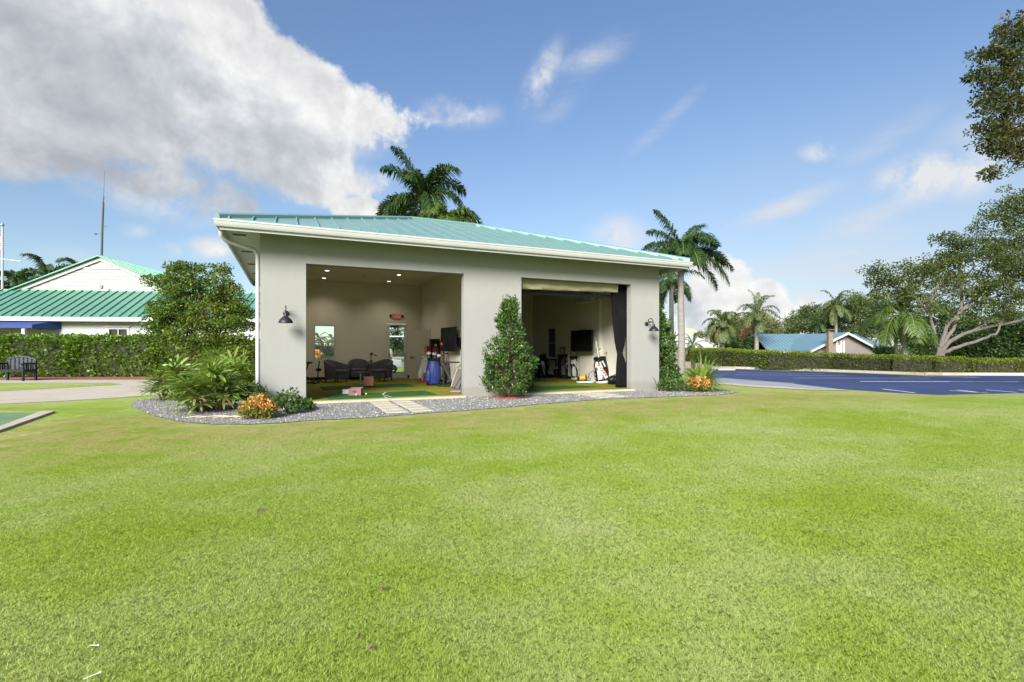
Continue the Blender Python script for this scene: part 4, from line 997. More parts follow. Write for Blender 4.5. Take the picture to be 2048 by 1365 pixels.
# leaning panel, purple mat, post at the right edge
a=on(908,777.5); b=on(918,780); 
m=MB(); m.box(-.15,.15,-.02,.02,0,.58); t=one(m,'leaning_panel','grey felt panel with pale rim leaning at the right pier','panel',M['panelgrey'],loc=(a.x+.06,a.y-.02,FL+.01),bevel=.006); t.rotation_euler=(R(-20),R(14),TH-R(35))
m=MB(); m.box(-.16,-.1505,-.022,.022,0,.585); m.box(.1505,.16,-.022,.022,0,.585); r_=m.build('rim',M['trim'],t)
a=on(929,783.5); m=MB(); m.box(-.32,.25,-.16,.16,.001,.02); one(m,'lilac_mat','lilac balance mat on the floor by the right pier','mat',M['purple'],loc=(a.x-.05,a.y+.0,FL),rot=(0,0,TH-R(25)),bevel=.006)
a=on(931,779.5); m=MB(); m.tube([(0,0,.02),(0,0,.92)],.022,8); m.tube([(0,0,.45),(-.25,-.10,.02)],.014,6); m.tube([(0,0,.3),(-.1,-.22,.02)],.014,6); m.tube([(0,0,.3),(.2,.1,.02)],.014,6)
one(m,'black_stand','black upright stand at the very edge of the right pier','stand',M['black'],loc=(a.x-.08,a.y+.10,FL),smooth=40)
# ---- curtained bay
def cur(s,t_): return W(s,t_)
# rolled beige screen
v=MB(); n=30; s0,s1=5.70,9.40
prof=[]
vs=[];fs=[]
for i in range(n+1):
    s=s0+(s1-s0)*i/n; wob=.012*math.sin(i*1.1)+.008*math.sin(i*.37+1)
    sg=.06*i/n-.03; row=[(.34,3.30),(.30+wob,3.20),(.27+wob,3.08),(.265+wob*1.4,2.95+sg+.01*math.sin(i*.9)),(.29+wob,2.86+sg+.012*math.sin(i*.6)),(.34,2.84+sg),(.37,2.90+sg),(.37,3.30)]
    vs+=[tuple(W(s,a,z)) for a,z in row]
k=8
for i in range(n):
    for q in range(k):
        q2=(q+1)%k; fs.append((i*k+q,(i+1)*k+q,(i+1)*k+q2,i*k+q2))
fs.append(tuple(range(k))); fs.append(tuple(n*k+q for q in range(k-1,-1,-1)))
v.add(vs,fs); one(v,'rolled_screen','beige cloth screen rolled up under the lintel of the curtained bay','screen',M['beige'],smooth=60)
v=MB(); M4=Matrix.Translation(W(0,0,0))@Matrix.Rotation(TH,4,'Z')
v.box(5.66,9.62,.46,.54,2.71,2.81,M=M4); one(v,'screen_frame','black steel rail running behind the rolled beige screen','rail',M['black'])
v=MB(); v.tube([W(5.66,.42,3.12),W(9.95,.42,3.12)],.02,8); one(v,'curtain_rail','black curtain rail below the ceiling of the curtained bay','rail',M['black'])
# gathered black curtain
v=MB(); nz,nu=28,64; vs=[];fs=[]
for j in range(nz+1):
    z=.075+(3.10-.075)*j/nz
    zt_=1.10
    if z>zt_: k=((z-zt_)/(3.10-zt_))**.62; ce=9.56+.03*k; hw=.055+.29*k
    else: k=((zt_-z)/zt_)**.8; ce=9.56+.15*k; hw=.055+.215*k
    for i in range(nu+1):
        u=-1+2*i/nu
        fold=(.045*min(1,hw/.15)+.02)*math.sin(i*math.pi*2*9/nu+.8*math.sin(z*1.3))
        vs.append(tuple(W(ce+u*hw,.42+fold+.05*(1-u*u)*(-1),z)))
for j in range(nz):
    for i in range(nu):
        a=j*(nu+1)+i; fs.append((a,a+1,a+nu+2,a+nu+1))
v.add(vs,fs); o=one(v,'curtain','black curtain gathered and tied at waist height','curtain',M['black_cloth'],smooth=80)
sm_=o.modifiers.new('solid','SOLIDIFY'); sm_.thickness=.012
v=MB(); v.lathe([(.075,-.03),(.085,0),(.075,.03)],18,sy=.8); tb=v.build('tie_band',M['black_cloth'],o,smooth=50,loc=W(9.56,.40,1.10))
# air conditioner
a=thing('air_conditioner','beige wall mounted air conditioner high on the right wall','air conditioner',W(10.335,3.38,2.86),TH)
v=MB(); v.prism([(0,0),(-.14,0),(-.205,.07),(-.21,.24),(-.18,.30),(0,.30)],-.56,.56,M=Matrix.Rotation(R(90),4,'X')); v.build('casing',M['white'],a,bevel=.012)
v=MB(); v.cbox((-.19,0,.035),(.09,.95,.008),(0,R(45),0)); v.build('louvre',M['trim'],a)
v=MB(); v.box(-.06,-.002,-.62,-.565,.04,.12); v.build('pipe_cover',M['trim'],a)
screen(10.02,3.30,1.50,1.14,.76,R(-82),'flat black wall screen between two golf bags in the curtained bay',(.02,.27))
# bags
t=golf_bag(1086,755,.84,.21,'black golf bag with a white diamond panel standing beside the conical shrub','black',(R(2),R(-3)),R(4),[('black',[(-2.6,.2),(-2.6,.6)],.05),('white',[(-1.2,.12),(-1.32,.3)],.07),('white',[(-1.32,.3),(-1.5,.55),(-1.62,.78)],.13),('black',[(-1.42,.38),(-1.55,.58)],.025),('panelgrey',[(-2.1,.05),(-2.1,.85)],.05)])
clubs(t,.84,.16,3,'steel headed golf wood in the bag beside the conical shrub','steel','wood',1,(.08,.14),21)
t=golf_bag(1131,757.0,.86,.27,'all black golf bag with flat top irons and grey piping','black',(R(1),R(-6)),R(4),[('panelgrey',[(-2.1,.75),(-2.05,.35),(-1.7,.16)],.012),('white',[(-1.3,.62),(-1.25,.72)],.06),('panelgrey',[(-1.6,.66),(-1.1,.3)],.025),('white',[(-1.55,.62),(-1.05,.28)],.009),('white',[(-1.2,.80),(-1.15,.92)],.03)])
clubs(t,.86,.19,5,'dark iron standing in the all black golf bag','lamp_black','iron',.4,(.30,.36),22)
t=golf_bag(1153,759.0,.80,.235,'black and white golf bag with diagonal stripes in front of the right wall','black',(R(1),R(-5)),R(2),
  [('white',[(-2.5,.10),(-2.5,.70)],.15),('white',[(-2.35,.74),(-2.2,.93)],.13),('white',[(-1.75,.50),(-1.6,.30),(-1.4,.10)],.20),('white',[(-2.0,.90),(-1.4,.56),(-.9,.26)],.05),('white',[(-1.75,.95),(-1.2,.66),(-.7,.38)],.07),('black',[(-1.62,.30),(-1.5,.22)],.05),('black',[(-2.5,.16),(-2.5,.24)],.06),('panelgrey',[(-2.5,.34),(-2.5,.62)],.035)],cuff='black',foot='white')
clubs(t,.80,.18,6,'dark golf iron in the black and white bag with diagonal stripes','lamp_black','iron',1.1,(.14,.3),23)
a=on(1155,759.5); stick((a.x,a.y,FL+.5),(a.x-.22,a.y+.15,FL+1.40),.014,'white_stick','thin white stick rising from the striped white bag','white')
t=golf_bag(1205,766.0,.80,.25,'white and dark grey golf bag with orange trim leaning near the black curtain','black',(R(2),R(-7)),R(2),
  [('white',[(-2.55,.08),(-2.55,.66)],.15),('white',[(-2.45,.70),(-2.3,.92)],.12),('white',[(-1.55,.92),(-1.3,.66)],.17),('white',[(-2.05,.74),(-1.5,.47),(-1.05,.20)],.13),('orange',[(-2.05,.84),(-1.45,.57),(-.95,.28)],.025),('orange',[(-2.75,.69),(-2.3,.69)],.025),('panelgrey',[(-1.95,.34),(-1.75,.40),(-1.6,.32),(-1.52,.16)],.04),('white',[(-1.85,.22),(-1.72,.20)],.06),
   ('black',[(-1.9,.68),(-1.78,.62)],.03),('black',[(-1.7,.58),(-1.58,.52)],.03),('black',[(-1.5,.48),(-1.38,.41)],.03),('black',[(-1.3,.36),(-1.2,.30)],.03),('black',[(-2.55,.14),(-2.55,.20)],.05),('black',[(-2.55,.30),(-2.55,.36)],.05),('black',[(-2.55,.46),(-2.55,.52)],.05)],cuff='black',foot='white')
clubs(t,.80,.19,4,'golf club standing in the orange trimmed bag','steel','iron',1.0,(.14,.34),24)
a=on(1203,766.5); stick((a.x-.03,a.y,FL+.5),(a.x-.17,a.y+.12,FL+1.42),.026,'white_tube','thick white tube standing in the orange trimmed bag','white','tube')
a=on(1217.5,765); m=MB(); m.tube([(0,0,.02),(.1,.05,.5)],.012,8,0); m.tube([(.1,.05,.5),(.16,.08,.78)],.017,8,1); m.cbox((-.03,0,.03),(.10,.04,.05),(0,0,.3),0)
one(m,'putter','white shafted putter with black grip leaning at the right wall','golf club',[M['white'],M['black']])
a=on(1228.5,769.2); t=thing('duffel_bag','black duffel bag on the floor at the foot of the curtain','bag',(a.x,a.y+.02,FL),TH)
m=MB(); m.ball((0,0,.15),(.24,.15,.15),18,12); m.box(-.18,.18,-.1,.1,.001,.05); m.build('bag_body',M['black'],t,smooth=70)
m=MB(); m.tube([(-.1,-.12,.22),(-.08,-.1,.32),(.08,-.1,.32),(.1,-.12,.22)],.012,8); m.build('handle',M['black'],t,smooth=60)
m=MB(); m.ball((-.02,-.145,.17),(.035,.008,.03),10,8); m.cbox((.05,-.14,.09),(.03,.008,.08),(0,R(25),0)); m.build('emblem',M['white'],t)
a=on(1166,763.5); t=thing('cable_reel','yellow cable reel with black side plates beside the striped bag','cable reel',(a.x,a.y+.12,FL+.12),R(-8))
m=MB()
for s in (-1,1): m.lathe([(.03,-.012),(.13,-.012),(.135,0),(.13,.012),(.03,.012)],24,M=Matrix.Translation((s*.125,0,.015))@Matrix.Rotation(R(90),4,'Y'))
m.box(-.13,.13,-.05,.05,-.119,-.10); m.build('side_plate',M['black'],t,smooth=40)
m=MB(); m.lathe([(.095,-.11),(.11,-.09),(.105,-.05),(.113,0),(.105,.05),(.11,.09),(.095,.11)],24,M=Matrix.Rotation(R(90),4,'Y')); m.build('cable_coil',M['yellow'],t,smooth=60)
a=on(1170,766); m=MB(); m.tube([(.28*math.cos(x),.28*math.sin(x)*.75,.022+.006*math.sin(3*x)) for x in np.linspace(0,2*math.pi*.985,40)],.018,8); one(m,'hoop','pale green hoop lying flat on the carpet by the reel','hoop',M['palegreen'],loc=(a.x,a.y,FL),smooth=70)
a=W(10.46,2.45,.38); m=MB(); a1=on(1183,763); m.tube([W(10.335,2.9,.45),W(10.26,2.9,.46),W(10.15,3.0,.36),W(10.12,3.0,.2),(a1.x,a1.y,FL+.06),(a1.x-.15,a1.y-.05,FL+.02)],.011,8); one(m,'hooked_cable','black cable looping from the wall socket to the hoop','cable',M['black'],smooth=60)
m=MB(); m.box(-.006,0,-.04,.04,-.06,.06); one(m,'wall_socket','white wall socket below the screen in the curtained bay','socket',M['white'],loc=W(10.338,2.9,.46),rot=(0,0,TH))
a=on(1113.5,755.5); t=thing('club_bin','small dark bin holding a white shaft against the right wall','bin',(a.x,a.y,FL),TH)
m=MB(); m.lathe([(.12,.001),(.14,.34),(.13,.34),(.11,.03),(.001,.03)],20,caps=False); m.build('bin_body',M['black'],t,smooth=40)
m=MB(); m.tube([(.03,0,.03),(.05,-.02,.47)],.014,8); m.build('shaft',M['white'],t,smooth=40)
a=on(1085,747.5); t=thing('side_counter','narrow black counter below the dark window','table',W(10.16,6.35,FL),TH)
m=MB(); m.box(-.28,.28,-.55,.75,.70,.735); m.build('counter_top',M['black'],t,bevel=.005)
for sx in (-.24,.24):
    for sy in (-.5,.7):
        m=MB(); m.box(sx-.015,sx+.015,sy-.015,sy+.015,.001,.70); m.build('leg',M['black'],t)
m=MB(); m.lathe([(.05,0),(.055,.02),(.055,.13),(.03,.17),(.03,.19)],16); one(m,'white_jug','white jug standing on the black counter','jug',M['white'],loc=W(9.98,6.75,FL+.737),smooth=40)
m=MB(); m.lathe([(.03,0),(.04,.11),(.036,.11),(.028,.01)],16,caps=False); one(m,'mint_cup','mint green cup on the black counter under the window','cup',M['mint'],loc=W(10.2,5.95,FL+.737),smooth=40)
m=MB(); m.ball((0,0,0),(.16,.1,.09),14,10); m.tube([(0,0,-.08),(0,0,-.55)],.02,8); m.lathe([(.12,-.57),(.12,-.55)],16); one(m,'practice_pad','dark round headed practice stand beside the conical shrub','stand',M['black'],loc=(P(1066,775,FL).x,P(1066,775,FL).y,FL+.571),smooth=60)
# golf cart outside the back door
def golf_cart(loc,rz,label):
    t=thing('golf_cart',label,'golf cart',loc,rz,'white golf carts parked behind the building')
    m=MB(); m.prism([(-1.15,.30),(1.1,.30),(1.15,.55),(.95,.72),(.55,.78),(.45,.38),(-.25,.38),(-.3,.68),(-1.1,.72),(-1.18,.5)],-.55,.55,M=Matrix.Rotation(R(90),4,'X')); m.build('body',M['cartwhite'],t,bevel=.04)
    m=MB(); m.box(-.75,-.15,-.5,.5,.69,.82); m.cbox((-.80,0,1.02),(.10,1.0,.42),(0,R(-10),0)); m.build('seat',M['vinyl'],t,bevel=.03)
    m=MB(); m.box(-1.15,.75,-.56,.56,1.80,1.86); m.build('roof',M['cartwhite'],t,bevel=.025)
    for s in (-1,1):
        m=MB(); m.tube([(.95,s*.5,.72),(.62,s*.52,1.80)],.018,8); m.build('front_strut',M['steel'],t)
        m=MB(); m.tube([(-1.05,s*.5,.72),(-1.05,s*.52,1.80)],.018,8); m.build('rear_strut',M['black'],t)
        for x in (-.75,.75):
            m=MB(); m.lathe([(.10,-.09),(.21,-.09),(.23,-.05),(.23,.05),(.21,.09),(.10,.09)],20,M=Matrix.Translation((x,s*.5,.231))@Matrix.Rotation(R(90),4,'X')); wl=m.build('wheel',M['tyre'],t,smooth=40)
            m=MB(); m.lathe([(.001,-.06),(.11,-.095),(.11,.095),(.001,.06)],16,M=Matrix.Translation((x,s*.5,.231))@Matrix.Rotation(R(90),4,'X')); m.build('rim',M['steel'],wl,smooth=40)
    m=MB(); m.tube([(.62,.25,.75),(.40,.25,1.05)],.02,8); m.tube([(.40+.16*math.sin(a)*.6,.25+.18*math.cos(a),1.05+.16*math.sin(a)*.7) for a in np.linspace(0,6.28,20)],.013,6); m.build('steering_wheel',M['black'],t,smooth=60)
    m=MB(); m.add([(.90,-.48,.85),(.90,.48,.85),(.64,.48,1.76),(.64,-.48,1.76)],[(0,1,2,3)]); m.build('windscreen',M['glass'],t)
    return t
golf_cart((-5.25,25.2,0),R(12),'white golf cart seen through the glass back door')
golf_cart((-13.3,23.6,0),R(80),'white golf cart parked between the garden tree and the hedge')
bp_=MB(); bp_.sheet([W(3.2,8.5).xy,W(9,8.5).xy,W(9,11.5).xy,W(3.2,11.5).xy],.007); tag(bp_.build('rear_path',M['concrete']),'pale concrete path behind the glass back door','path',kind='structure')
# ---------------------------------------------------------------- plants
RG=np.random.default_rng(11)
def unit(a): return a/np.maximum(1e-9,np.linalg.norm(a,axis=1,keepdims=True))
def leaf_quads(Pn,D,L,Wd,rg,fold=.18):
    n=len(Pn); l=L*rg.uniform(.65,1.2,n)[:,None]; w=Wd*rg.uniform(.75,1.2,n)[:,None]
    S=unit(np.cross(D,rg.normal(size=(n,3)))); Nn=np.cross(S,D)
    mid=Pn+D*l*.48-Nn*l*fold
    return np.stack([Pn,mid+S*w/2,Pn+D*l,mid-S*w/2],1)
def rand_ball(n,rg,shell=0.0):
    d=unit(rg.normal(size=(n,3))); r=rg.uniform(shell**3,1,n)**(1/3)
    return d*r[:,None]
def cluster_leaves(cl,L,Wd,rg,up=.25,flat=.75,droop=0.0):
    """cl: list of (x,y,z,r,n) leaf clumps"""
    out=[]
    for (x,y,z,r,n) in cl:
        n=int(n)
        b=rand_ball(n,rg,.15)*np.array([1,1,flat])
        D=unit(unit(b)*.8+rg.normal(size=(n,3))*.65+np.array([0,0,up-droop]))
        out.append(leaf_quads(np.array([x,y,z])+b*r,D,L,Wd,rg))
    return np.concatenate(out)
def fill(c,r3,n,cr,nl,rg,shell=.45):
    b=rand_ball(n,rg,shell)*np.array(r3)
    return [(c[0]+p[0],c[1]+p[1],c[2]+p[2],cr*rg.uniform(.7,1.25),nl*rg.uniform(.6,1.3)) for p in b]
def bez(a,b,c,n=6):
    a,b,c=Vector(a),Vector(b),Vector(c)
    return [a*(1-t)**2+b*2*t*(1-t)+c*t*t for t in [i/n for i in range(n+1)]]
def tree(name,label,loc,trunk,tr,cl,L,Wd,leaf,bark='bark',group=None,limbs=None,limb_r=.3,up=.25,flat=.75,seed=1,cat='tree',twigs=3,limb_every=1):
    """trunk: list of local points; limbs: extra main limbs (point list, r0, r1); clumps are joined to the nearest wood by twigs"""
    rg=np.random.default_rng(seed); rr=random.Random(seed)
    t=thing(name,label,cat,loc,0,group)
    m=MB(); n=len(trunk)
    m.tube(trunk,[tr*(1-.6*i/(n-1)) for i in range(n)],10)
    nodes=[(Vector(p),tr*(1-.6*i/(n-1))) for i,p in enumerate(trunk) if i>=max(1,n//2)]
    for (pts,r0,r1) in (limbs or []):
        k=len(pts); dense=[]
        for a,b in zip(pts[:-1],pts[1:]):
            for q in range(3): dense.append(Vector(a).lerp(Vector(b),q/3))
        dense.append(Vector(pts[-1]))
        for i in range(1,len(dense)-1): dense[i]+=Vector((rr.uniform(-1,1),rr.uniform(-1,1),rr.uniform(-1,1)))*r0*.35
        rs=[r0+(r1-r0)*i/(len(dense)-1) for i in range(len(dense))]
        m.tube(dense,rs,8); nodes+=[(p,r) for p,r in list(zip(dense,rs))[2:]]
    for i,(x,y,z,r,nl) in enumerate(cl):
        if i%limb_every: continue
        c=Vector((x,y,z)); 
        q,qr=min(nodes,key=lambda k:(k[0]-c).length+(max(0,k[0].z-c.z)*1.5))
        L_=(c-q).length
        mid=q.lerp(c,.5)+Vector((rr.uniform(-.1,.1),rr.uniform(-.1,.1),.12+.05*rr.random()))*L_
        pts=bez(q,mid,c,5); r0=min(qr*.6,max(.008,limb_r*tr*min(1,L_/1.5)))
        m.tube(pts,[r0*(1-.8*k/5) for k in range(6)],6,cap=False)
        nodes.append((pts[3],r0*.5))
        for k in range(twigs):
            d=Vector((rr.gauss(0,1),rr.gauss(0,1),rr.gauss(.3,.7))).normalized()*r*.9
            m.tube([c,c+d*.5+Vector((0,0,.05*r)),c+d],[r0*.22,r0*.14,.002],4,cap=False)
    m.build('trunk',M[bark],t,smooth=60)
    V=cluster_leaves(cl,L,Wd,rg,up,flat)
    np_mesh('crown',V,M[leaf] if isinstance(leaf,str) else leaf,t)
    return t
# --- garden tree left of the building
b=P(408,771)
d=b.y
def lp(px,py,dd=0): q=Q(px,py,d+dd); return (q.x-b.x,q.y-b.y,q.z)
rg=np.random.default_rng(2); cl=[]
for (px,py,rx,ry,n) in [(372,545,48,22,11),(360,580,50,26,14),(420,580,45,28,12),(395,620,75,34,26),(460,610,40,32,14),(340,630,42,28,12),(385,665,80,30,26),(465,660,45,34,16),(325,670,34,22,8),(400,700,70,22,18),(470,700,36,20,8),(455,572,22,14,4),(490,630,22,30,5),(440,545,18,12,3),(306,610,16,10,3),(320,560,18,8,3)]:
    c=lp(px,py); s=d/F
    cl+=fill(c,(rx*s,max(.5,(rx+ry)/2*s*1.1),ry*s),int(n*1.2),.29,125,rg,.2)
tree('garden_tree','bushy green tree with thin brown trunk left of the building',(b.x,b.y,0),[(0,0,-.05),(.02,.02,.6),(-.03,0,1.2),(.02,0,1.9),(-.1,0,2.7),(-.2,0,3.4)],.085,cl,.10,.058,'lf_tree','bark_brown',limb_r=.35,seed=3,up=.1,flat=.6)
# --- conical shrubs
def cone_shrub(name,label,loc,h,r,seed,n=150,leaf='lf_shrub',L=.085,Wd=.034):
    rg=np.random.default_rng(seed); t=thing(name,label,'shrub',loc)
    m=MB(); m.tube([(0,0,-.03),(.01,0,h*.5),(0,0,h*.93)],[.045,.03,.008],8); Vs=[]
    for i in range(n):
        k=rg.uniform(0,1)**1.3; z=.10+k*(h-.30)
        prof=(1-k*.985)**1.0*(.92+.13*math.sin(11*k+seed))*min(1,(k+.11)/.16)
        a=rg.uniform(0,2*np.pi); q=r*prof*rg.uniform(.55,1.05)
        c=np.array([q*math.cos(a),q*math.sin(a),z+.12*q])
        m.tube([(0,0,max(.05,z-.35*q)),(c[0]*.5,c[1]*.5,z-.06*q),tuple(c)],[.012,.008,.004],5,cap=False)
        # upright sprig with leaves set round it
        ax=unit(np.array([[math.cos(a)*.55,math.sin(a)*.55,.8]]))[0]; sl2=rg.uniform(.12,.24)
        nl=int(rg.uniform(26,46)); tt=rg.uniform(0,1,nl)
        B0=c+ax*sl2*tt[:,None]+rg.normal(size=(nl,3))*.035
        D=unit(ax*.9+rg.normal(size=(nl,3))*.75)
        Vs.append(leaf_quads(B0,D,L,Wd,rg,.1))
    for i in range(9):
        nl=26; tt=rg.uniform(0,1,nl); ax=np.array([rg.normal()*.09,rg.normal()*.09,1]); c=np.array([0,0,h-.30-.05*i])
        Vs.append(leaf_quads(c+ax*.30*tt[:,None]+rg.normal(size=(nl,3))*.03,unit(ax*.8+rg.normal(size=(nl,3))*.6),L*.8,Wd*.8,rg,.1))
    m.build('stem',M['bark_brown'],t,smooth=50)
    np_mesh('foliage',np.concatenate(Vs),M[leaf],t)
    return t
b=P(1017,797.5); cone_shrub('conical_shrub','conical evergreen shrub in front of the middle pier',(b.x,b.y,0),2.52,.73,4,300)
mm=MB(); mm.lathe([(.50,.012),(.4,.035),(.2,.05),(.001,.05)],24,sy=.6); tag(mm.build('mulch_ring',M['mulch'],loc=(b.x,b.y,0),smooth=50),'red mulch heaped under the conical shrub','mulch',kind='structure')
b=W(11.2,.85); cone_shrub('corner_shrub','tall dark evergreen shrub at the right corner of the building',(b.x,b.y,0),3.05,.95,9,400,'lf_shrub',.10,.05)
# --- lady palms
def fan_clump(name,label,loc,r,h,nst,seed,leaf='lf_rhapis',group=None,bl=.46,bw=.046):
    rg=np.random.default_rng(seed); t=thing(name,label,'palm',loc,0,group); m=MB(); Vs=[]; dead=[]
    for i in range(nst):
        a=rg.uniform(0,2*np.pi); q=r*math.sqrt(rg.uniform(0,1))
        k=q/r; z=h*(1-.55*k**2)*rg.uniform(.45,1.05)-.12
        z=max(.14,z)
        root=np.array([q*.45*math.cos(a),q*.45*math.sin(a),0]); c=np.array([q*.82*math.cos(a),q*.82*math.sin(a),z])
        m.tube([tuple(root),tuple(root*.6+c*.4+np.array([0,0,.08])),tuple(c)],[.012,.009,.006],5,cap=False)
        out=np.array([math.cos(a),math.sin(a),0])*(.25+.8*k)+np.array([0,0,.9-.75*k])+rg.normal(size=3)*.25
        out/=np.linalg.norm(out)
        side=np.cross(out,[0,0,1]); side/=max(1e-6,np.linalg.norm(side)); upv=np.cross(side,out)
        nb_=rg.integers(7,11)
        for b_ in range(nb_):
            f=(-1+2*b_/(nb_-1))*1.9
            D=out*math.cos(f)+side*math.sin(f)+upv*rg.uniform(-.12,.25); D/=np.linalg.norm(D)
            l=bl*rg.uniform(.75,1.15)*(1-.18*abs(f)/1.9); w=bw*rg.uniform(.8,1.2)
            S=np.cross(D,upv); S/=max(1e-6,np.linalg.norm(S))
            g=np.array([0,0,-1.0])
            p0=c; p1=c+D*l*.4; p2=c+D*l*.75+g*l*.05; p3=c+D*l*.99+g*l*.15
            tgt=dead if (rg.uniform()<.035) else Vs
            tgt.append([p0-S*w*.25,p0+S*w*.25,p1+S*w*.5,p1-S*w*.5]); tgt.append([p1-S*w*.5,p1+S*w*.5,p2+S*w*.5,p2-S*w*.5]); tgt.append([p2-S*w*.5,p2+S*w*.5,p3+S*w*.22,p3-S*w*.22])
    m.build('stem',M['bark_brown'],t,smooth=50)
    V=np.array(Vs+dead); mi=[0]*len(Vs)+[1]*len(dead)
    np_mesh('fronds',V,[M[leaf],M['dead']],t,mi=mi)
    return t
for (px,py,r,h,n,sd_,lb) in [(414,823,.60,1.02,72,5,'large lady palm clump nearest the lawn on the gravel'),(346,800,.52,1.02,52,6,'lady palm clump at the path side of the gravel bed'),(466,797,.62,1.15,60,7,'dark lady palm clump close to the white downspout'),(436,790,.5,1.25,40,15,'tall lady palm clump at the foot of the garden tree')]:
    b=P(px,py); fan_clump('lady_palm',lb,(b.x,b.y,0),r,h,n,sd_,group='lady palms left of the building')
# --- strap leaved clump on the right
def strap_clump(name,label,loc,n,L,wd,seed,leaf='lf_rhapis',cat='plant',arch=.55,spread=1.0,group=None):
    rg=np.random.default_rng(seed); t=thing(name,label,cat,loc,0,group); Vs=[]
    for i in range(n):
        a=rg.uniform(0,2*np.pi); e=rg.uniform(.15,1.45); l=L*rg.uniform(.6,1.1)
        hd=np.array([math.cos(a),math.sin(a),0]); D=hd*math.cos(e)*spread+np.array([0,0,math.sin(e)]); S=np.array([-math.sin(a),math.cos(a),0])
        p=hd*rg.uniform(0,.16)*L; prev=None; w0=wd*rg.uniform(.75,1.2); p=p+np.array([0,0,rg.uniform(0,.25)*L])
        for k in range(6):
            f=k/5; w=w0*(.6+.8*f if f<.5 else 1.0*(1.02-f)*1.9)/2
            cur_=(p-S*w,p+S*w)
            if prev is not None: Vs.append([prev[0],prev[1],cur_[1],cur_[0]])
            prev=cur_; D=D+np.array([0,0,-arch*.30*(k+.4)/2]); D/=np.linalg.norm(D); p=p+D*l/5; p[2]=max(p[2],.03)
    m=MB(); m.lathe([(.10*L,-.03),(.12*L,.05*L),(.05*L,.3*L),(.0,.32*L)],10); m.build('stem',M['bark_brown'],t,smooth=50)
    np_mesh('blades',np.array(Vs),M[leaf],t); return t
b=P(1404,782); strap_clump('dracaena_clump','arching strap leaved plant between corner shrub and car park',(b.x,b.y,0),210,.95,.05,4)
# --- flowering bushes
def bush(name,label,loc,r,h,n,leaf,L,Wd,seed,flower=None,nf=0,cat='shrub',group=None,fl=(.05,.035),stems=10):
    rg=np.random.default_rng(seed); t=thing(name,label,cat,loc,0,group); m=MB(); cl=[]
    for i in range(n):
        a=rg.uniform(0,6.283); q=r*math.sqrt(rg.uniform(0,1)); z=h*(1-.55*(q/r)**2)*rg.uniform(.35,1)
        cl.append((q*math.cos(a),q*math.sin(a),z,.10,34))
        if i<stems*3: m.tube([(q*.2*math.cos(a),q*.2*math.sin(a),-.02),(q*.6*math.cos(a),q*.6*math.sin(a),z*.6),(q*math.cos(a),q*math.sin(a),z)],[.007,.005,.003],5,cap=False)
    m.build('stem',M['bark_brown'],t)
    V=cluster_leaves(cl,L,Wd,rg,.3,.9); mats=[M[leaf]]; mi=[0]*len(V)
    np_mesh('foliage',V,M[leaf],t)
    if flower:
        fc=[]
        for i in range(nf):
            a=rg.uniform(0,6.283); q=r*math.sqrt(rg.uniform(0,1)); z=h*(1-.5*(q/r)**2)*rg.uniform(.75,1.08)
            fc.append((q*math.cos(a),q*math.sin(a),z,.055,14))
        np_mesh('flowers',cluster_leaves(fc,fl[0],fl[1],rg,.5,.8),M[flower],t)
    return t
b=P(516,838); bush('orange_bush','low orange flowering bush in front of the left pier',(b.x,b.y,0),.27,.36,48,'lf_yellowgreen',.06,.026,31,'lf_flower',40)
b=P(1397,784.5); bush('orange_bush','low orange flowering bush below the strap leaved plant',(b.x,b.y,0),.34,.42,58,'lf_yellowgreen',.06,.026,32,'lf_flower',50)
b=P(580,828); bush('ixora_shrub','small loose green shrub against the left pier',(b.x,b.y,0),.24,.50,22,'lf_shrub',.075,.035,33)
b=P(509,816); bush('ixora_shrub','small loose green shrub behind the orange bush by the downspout',(b.x,b.y,0),.30,.50,34,'lf_shrub',.075,.035,34)
b=P(613,820); bush('ground_shrub','tiny bright green shrub at the edge of the lounge threshold',(b.x,b.y,0),.13,.16,10,'lf_hedge',.06,.03,35)
b=P(1348,783); bush('ground_shrub','low spreading green shrub at the right corner of the building',(b.x,b.y,0),.42,.42,40,'lf_shrub',.075,.035,36)
b=P(1316,779.5); strap_clump('dry_tuft','sparse grey green tuft at the foot of the right pier',(b.x,b.y,0),16,.5,.02,37,'lf_shrub',arch=.3)
b=P(1327,779); strap_clump('dry_tuft','small rusty dry tuft beside the right pier corner',(b.x,b.y,0),40,.24,.012,38,'dead',arch=.3)
b=P(455,838); m=MB()
rr=random.Random(5)
for i in range(9):
    x=rr.uniform(-.5,.5); y=rr.uniform(-.06,.06); a=rr.uniform(-.3,.3)+.25; l=rr.uniform(.2,.4)
    m.tube([(x-l*math.cos(a)*.5,y-l*math.sin(a)*.5,.03),(x,y,.05),(x+l*math.cos(a)*.5,y+l*math.sin(a)*.5,.035)],.006,5)
tag(m.build('fallen_fronds',M['wood_pale'],loc=(b.x,b.y,0)),'fallen dry palm stalks lying on the gravel before the lady palm','dead leaves',kind='stuff')
# rocks and low planting left of the downspout
for (px,py,s,lb) in ((503,806,.20,'pale rock beside the downspout, nearest the lawn'),(498,792,.24,'pale rock behind another beside the downspout')):
    b=P(px,py); rg=np.random.default_rng(int(px)); m=MB(); m.ball((0,0,s*.45),(s,s*.8,s*.62),12,8)
    m.v=[tuple(np.array(v)*(1+.18*rg.normal())) for v in m.v]; tag(m.build('garden_rock',M['rock'],loc=(b.x,b.y,0)),lb,'rock','pale rocks by the downspout')
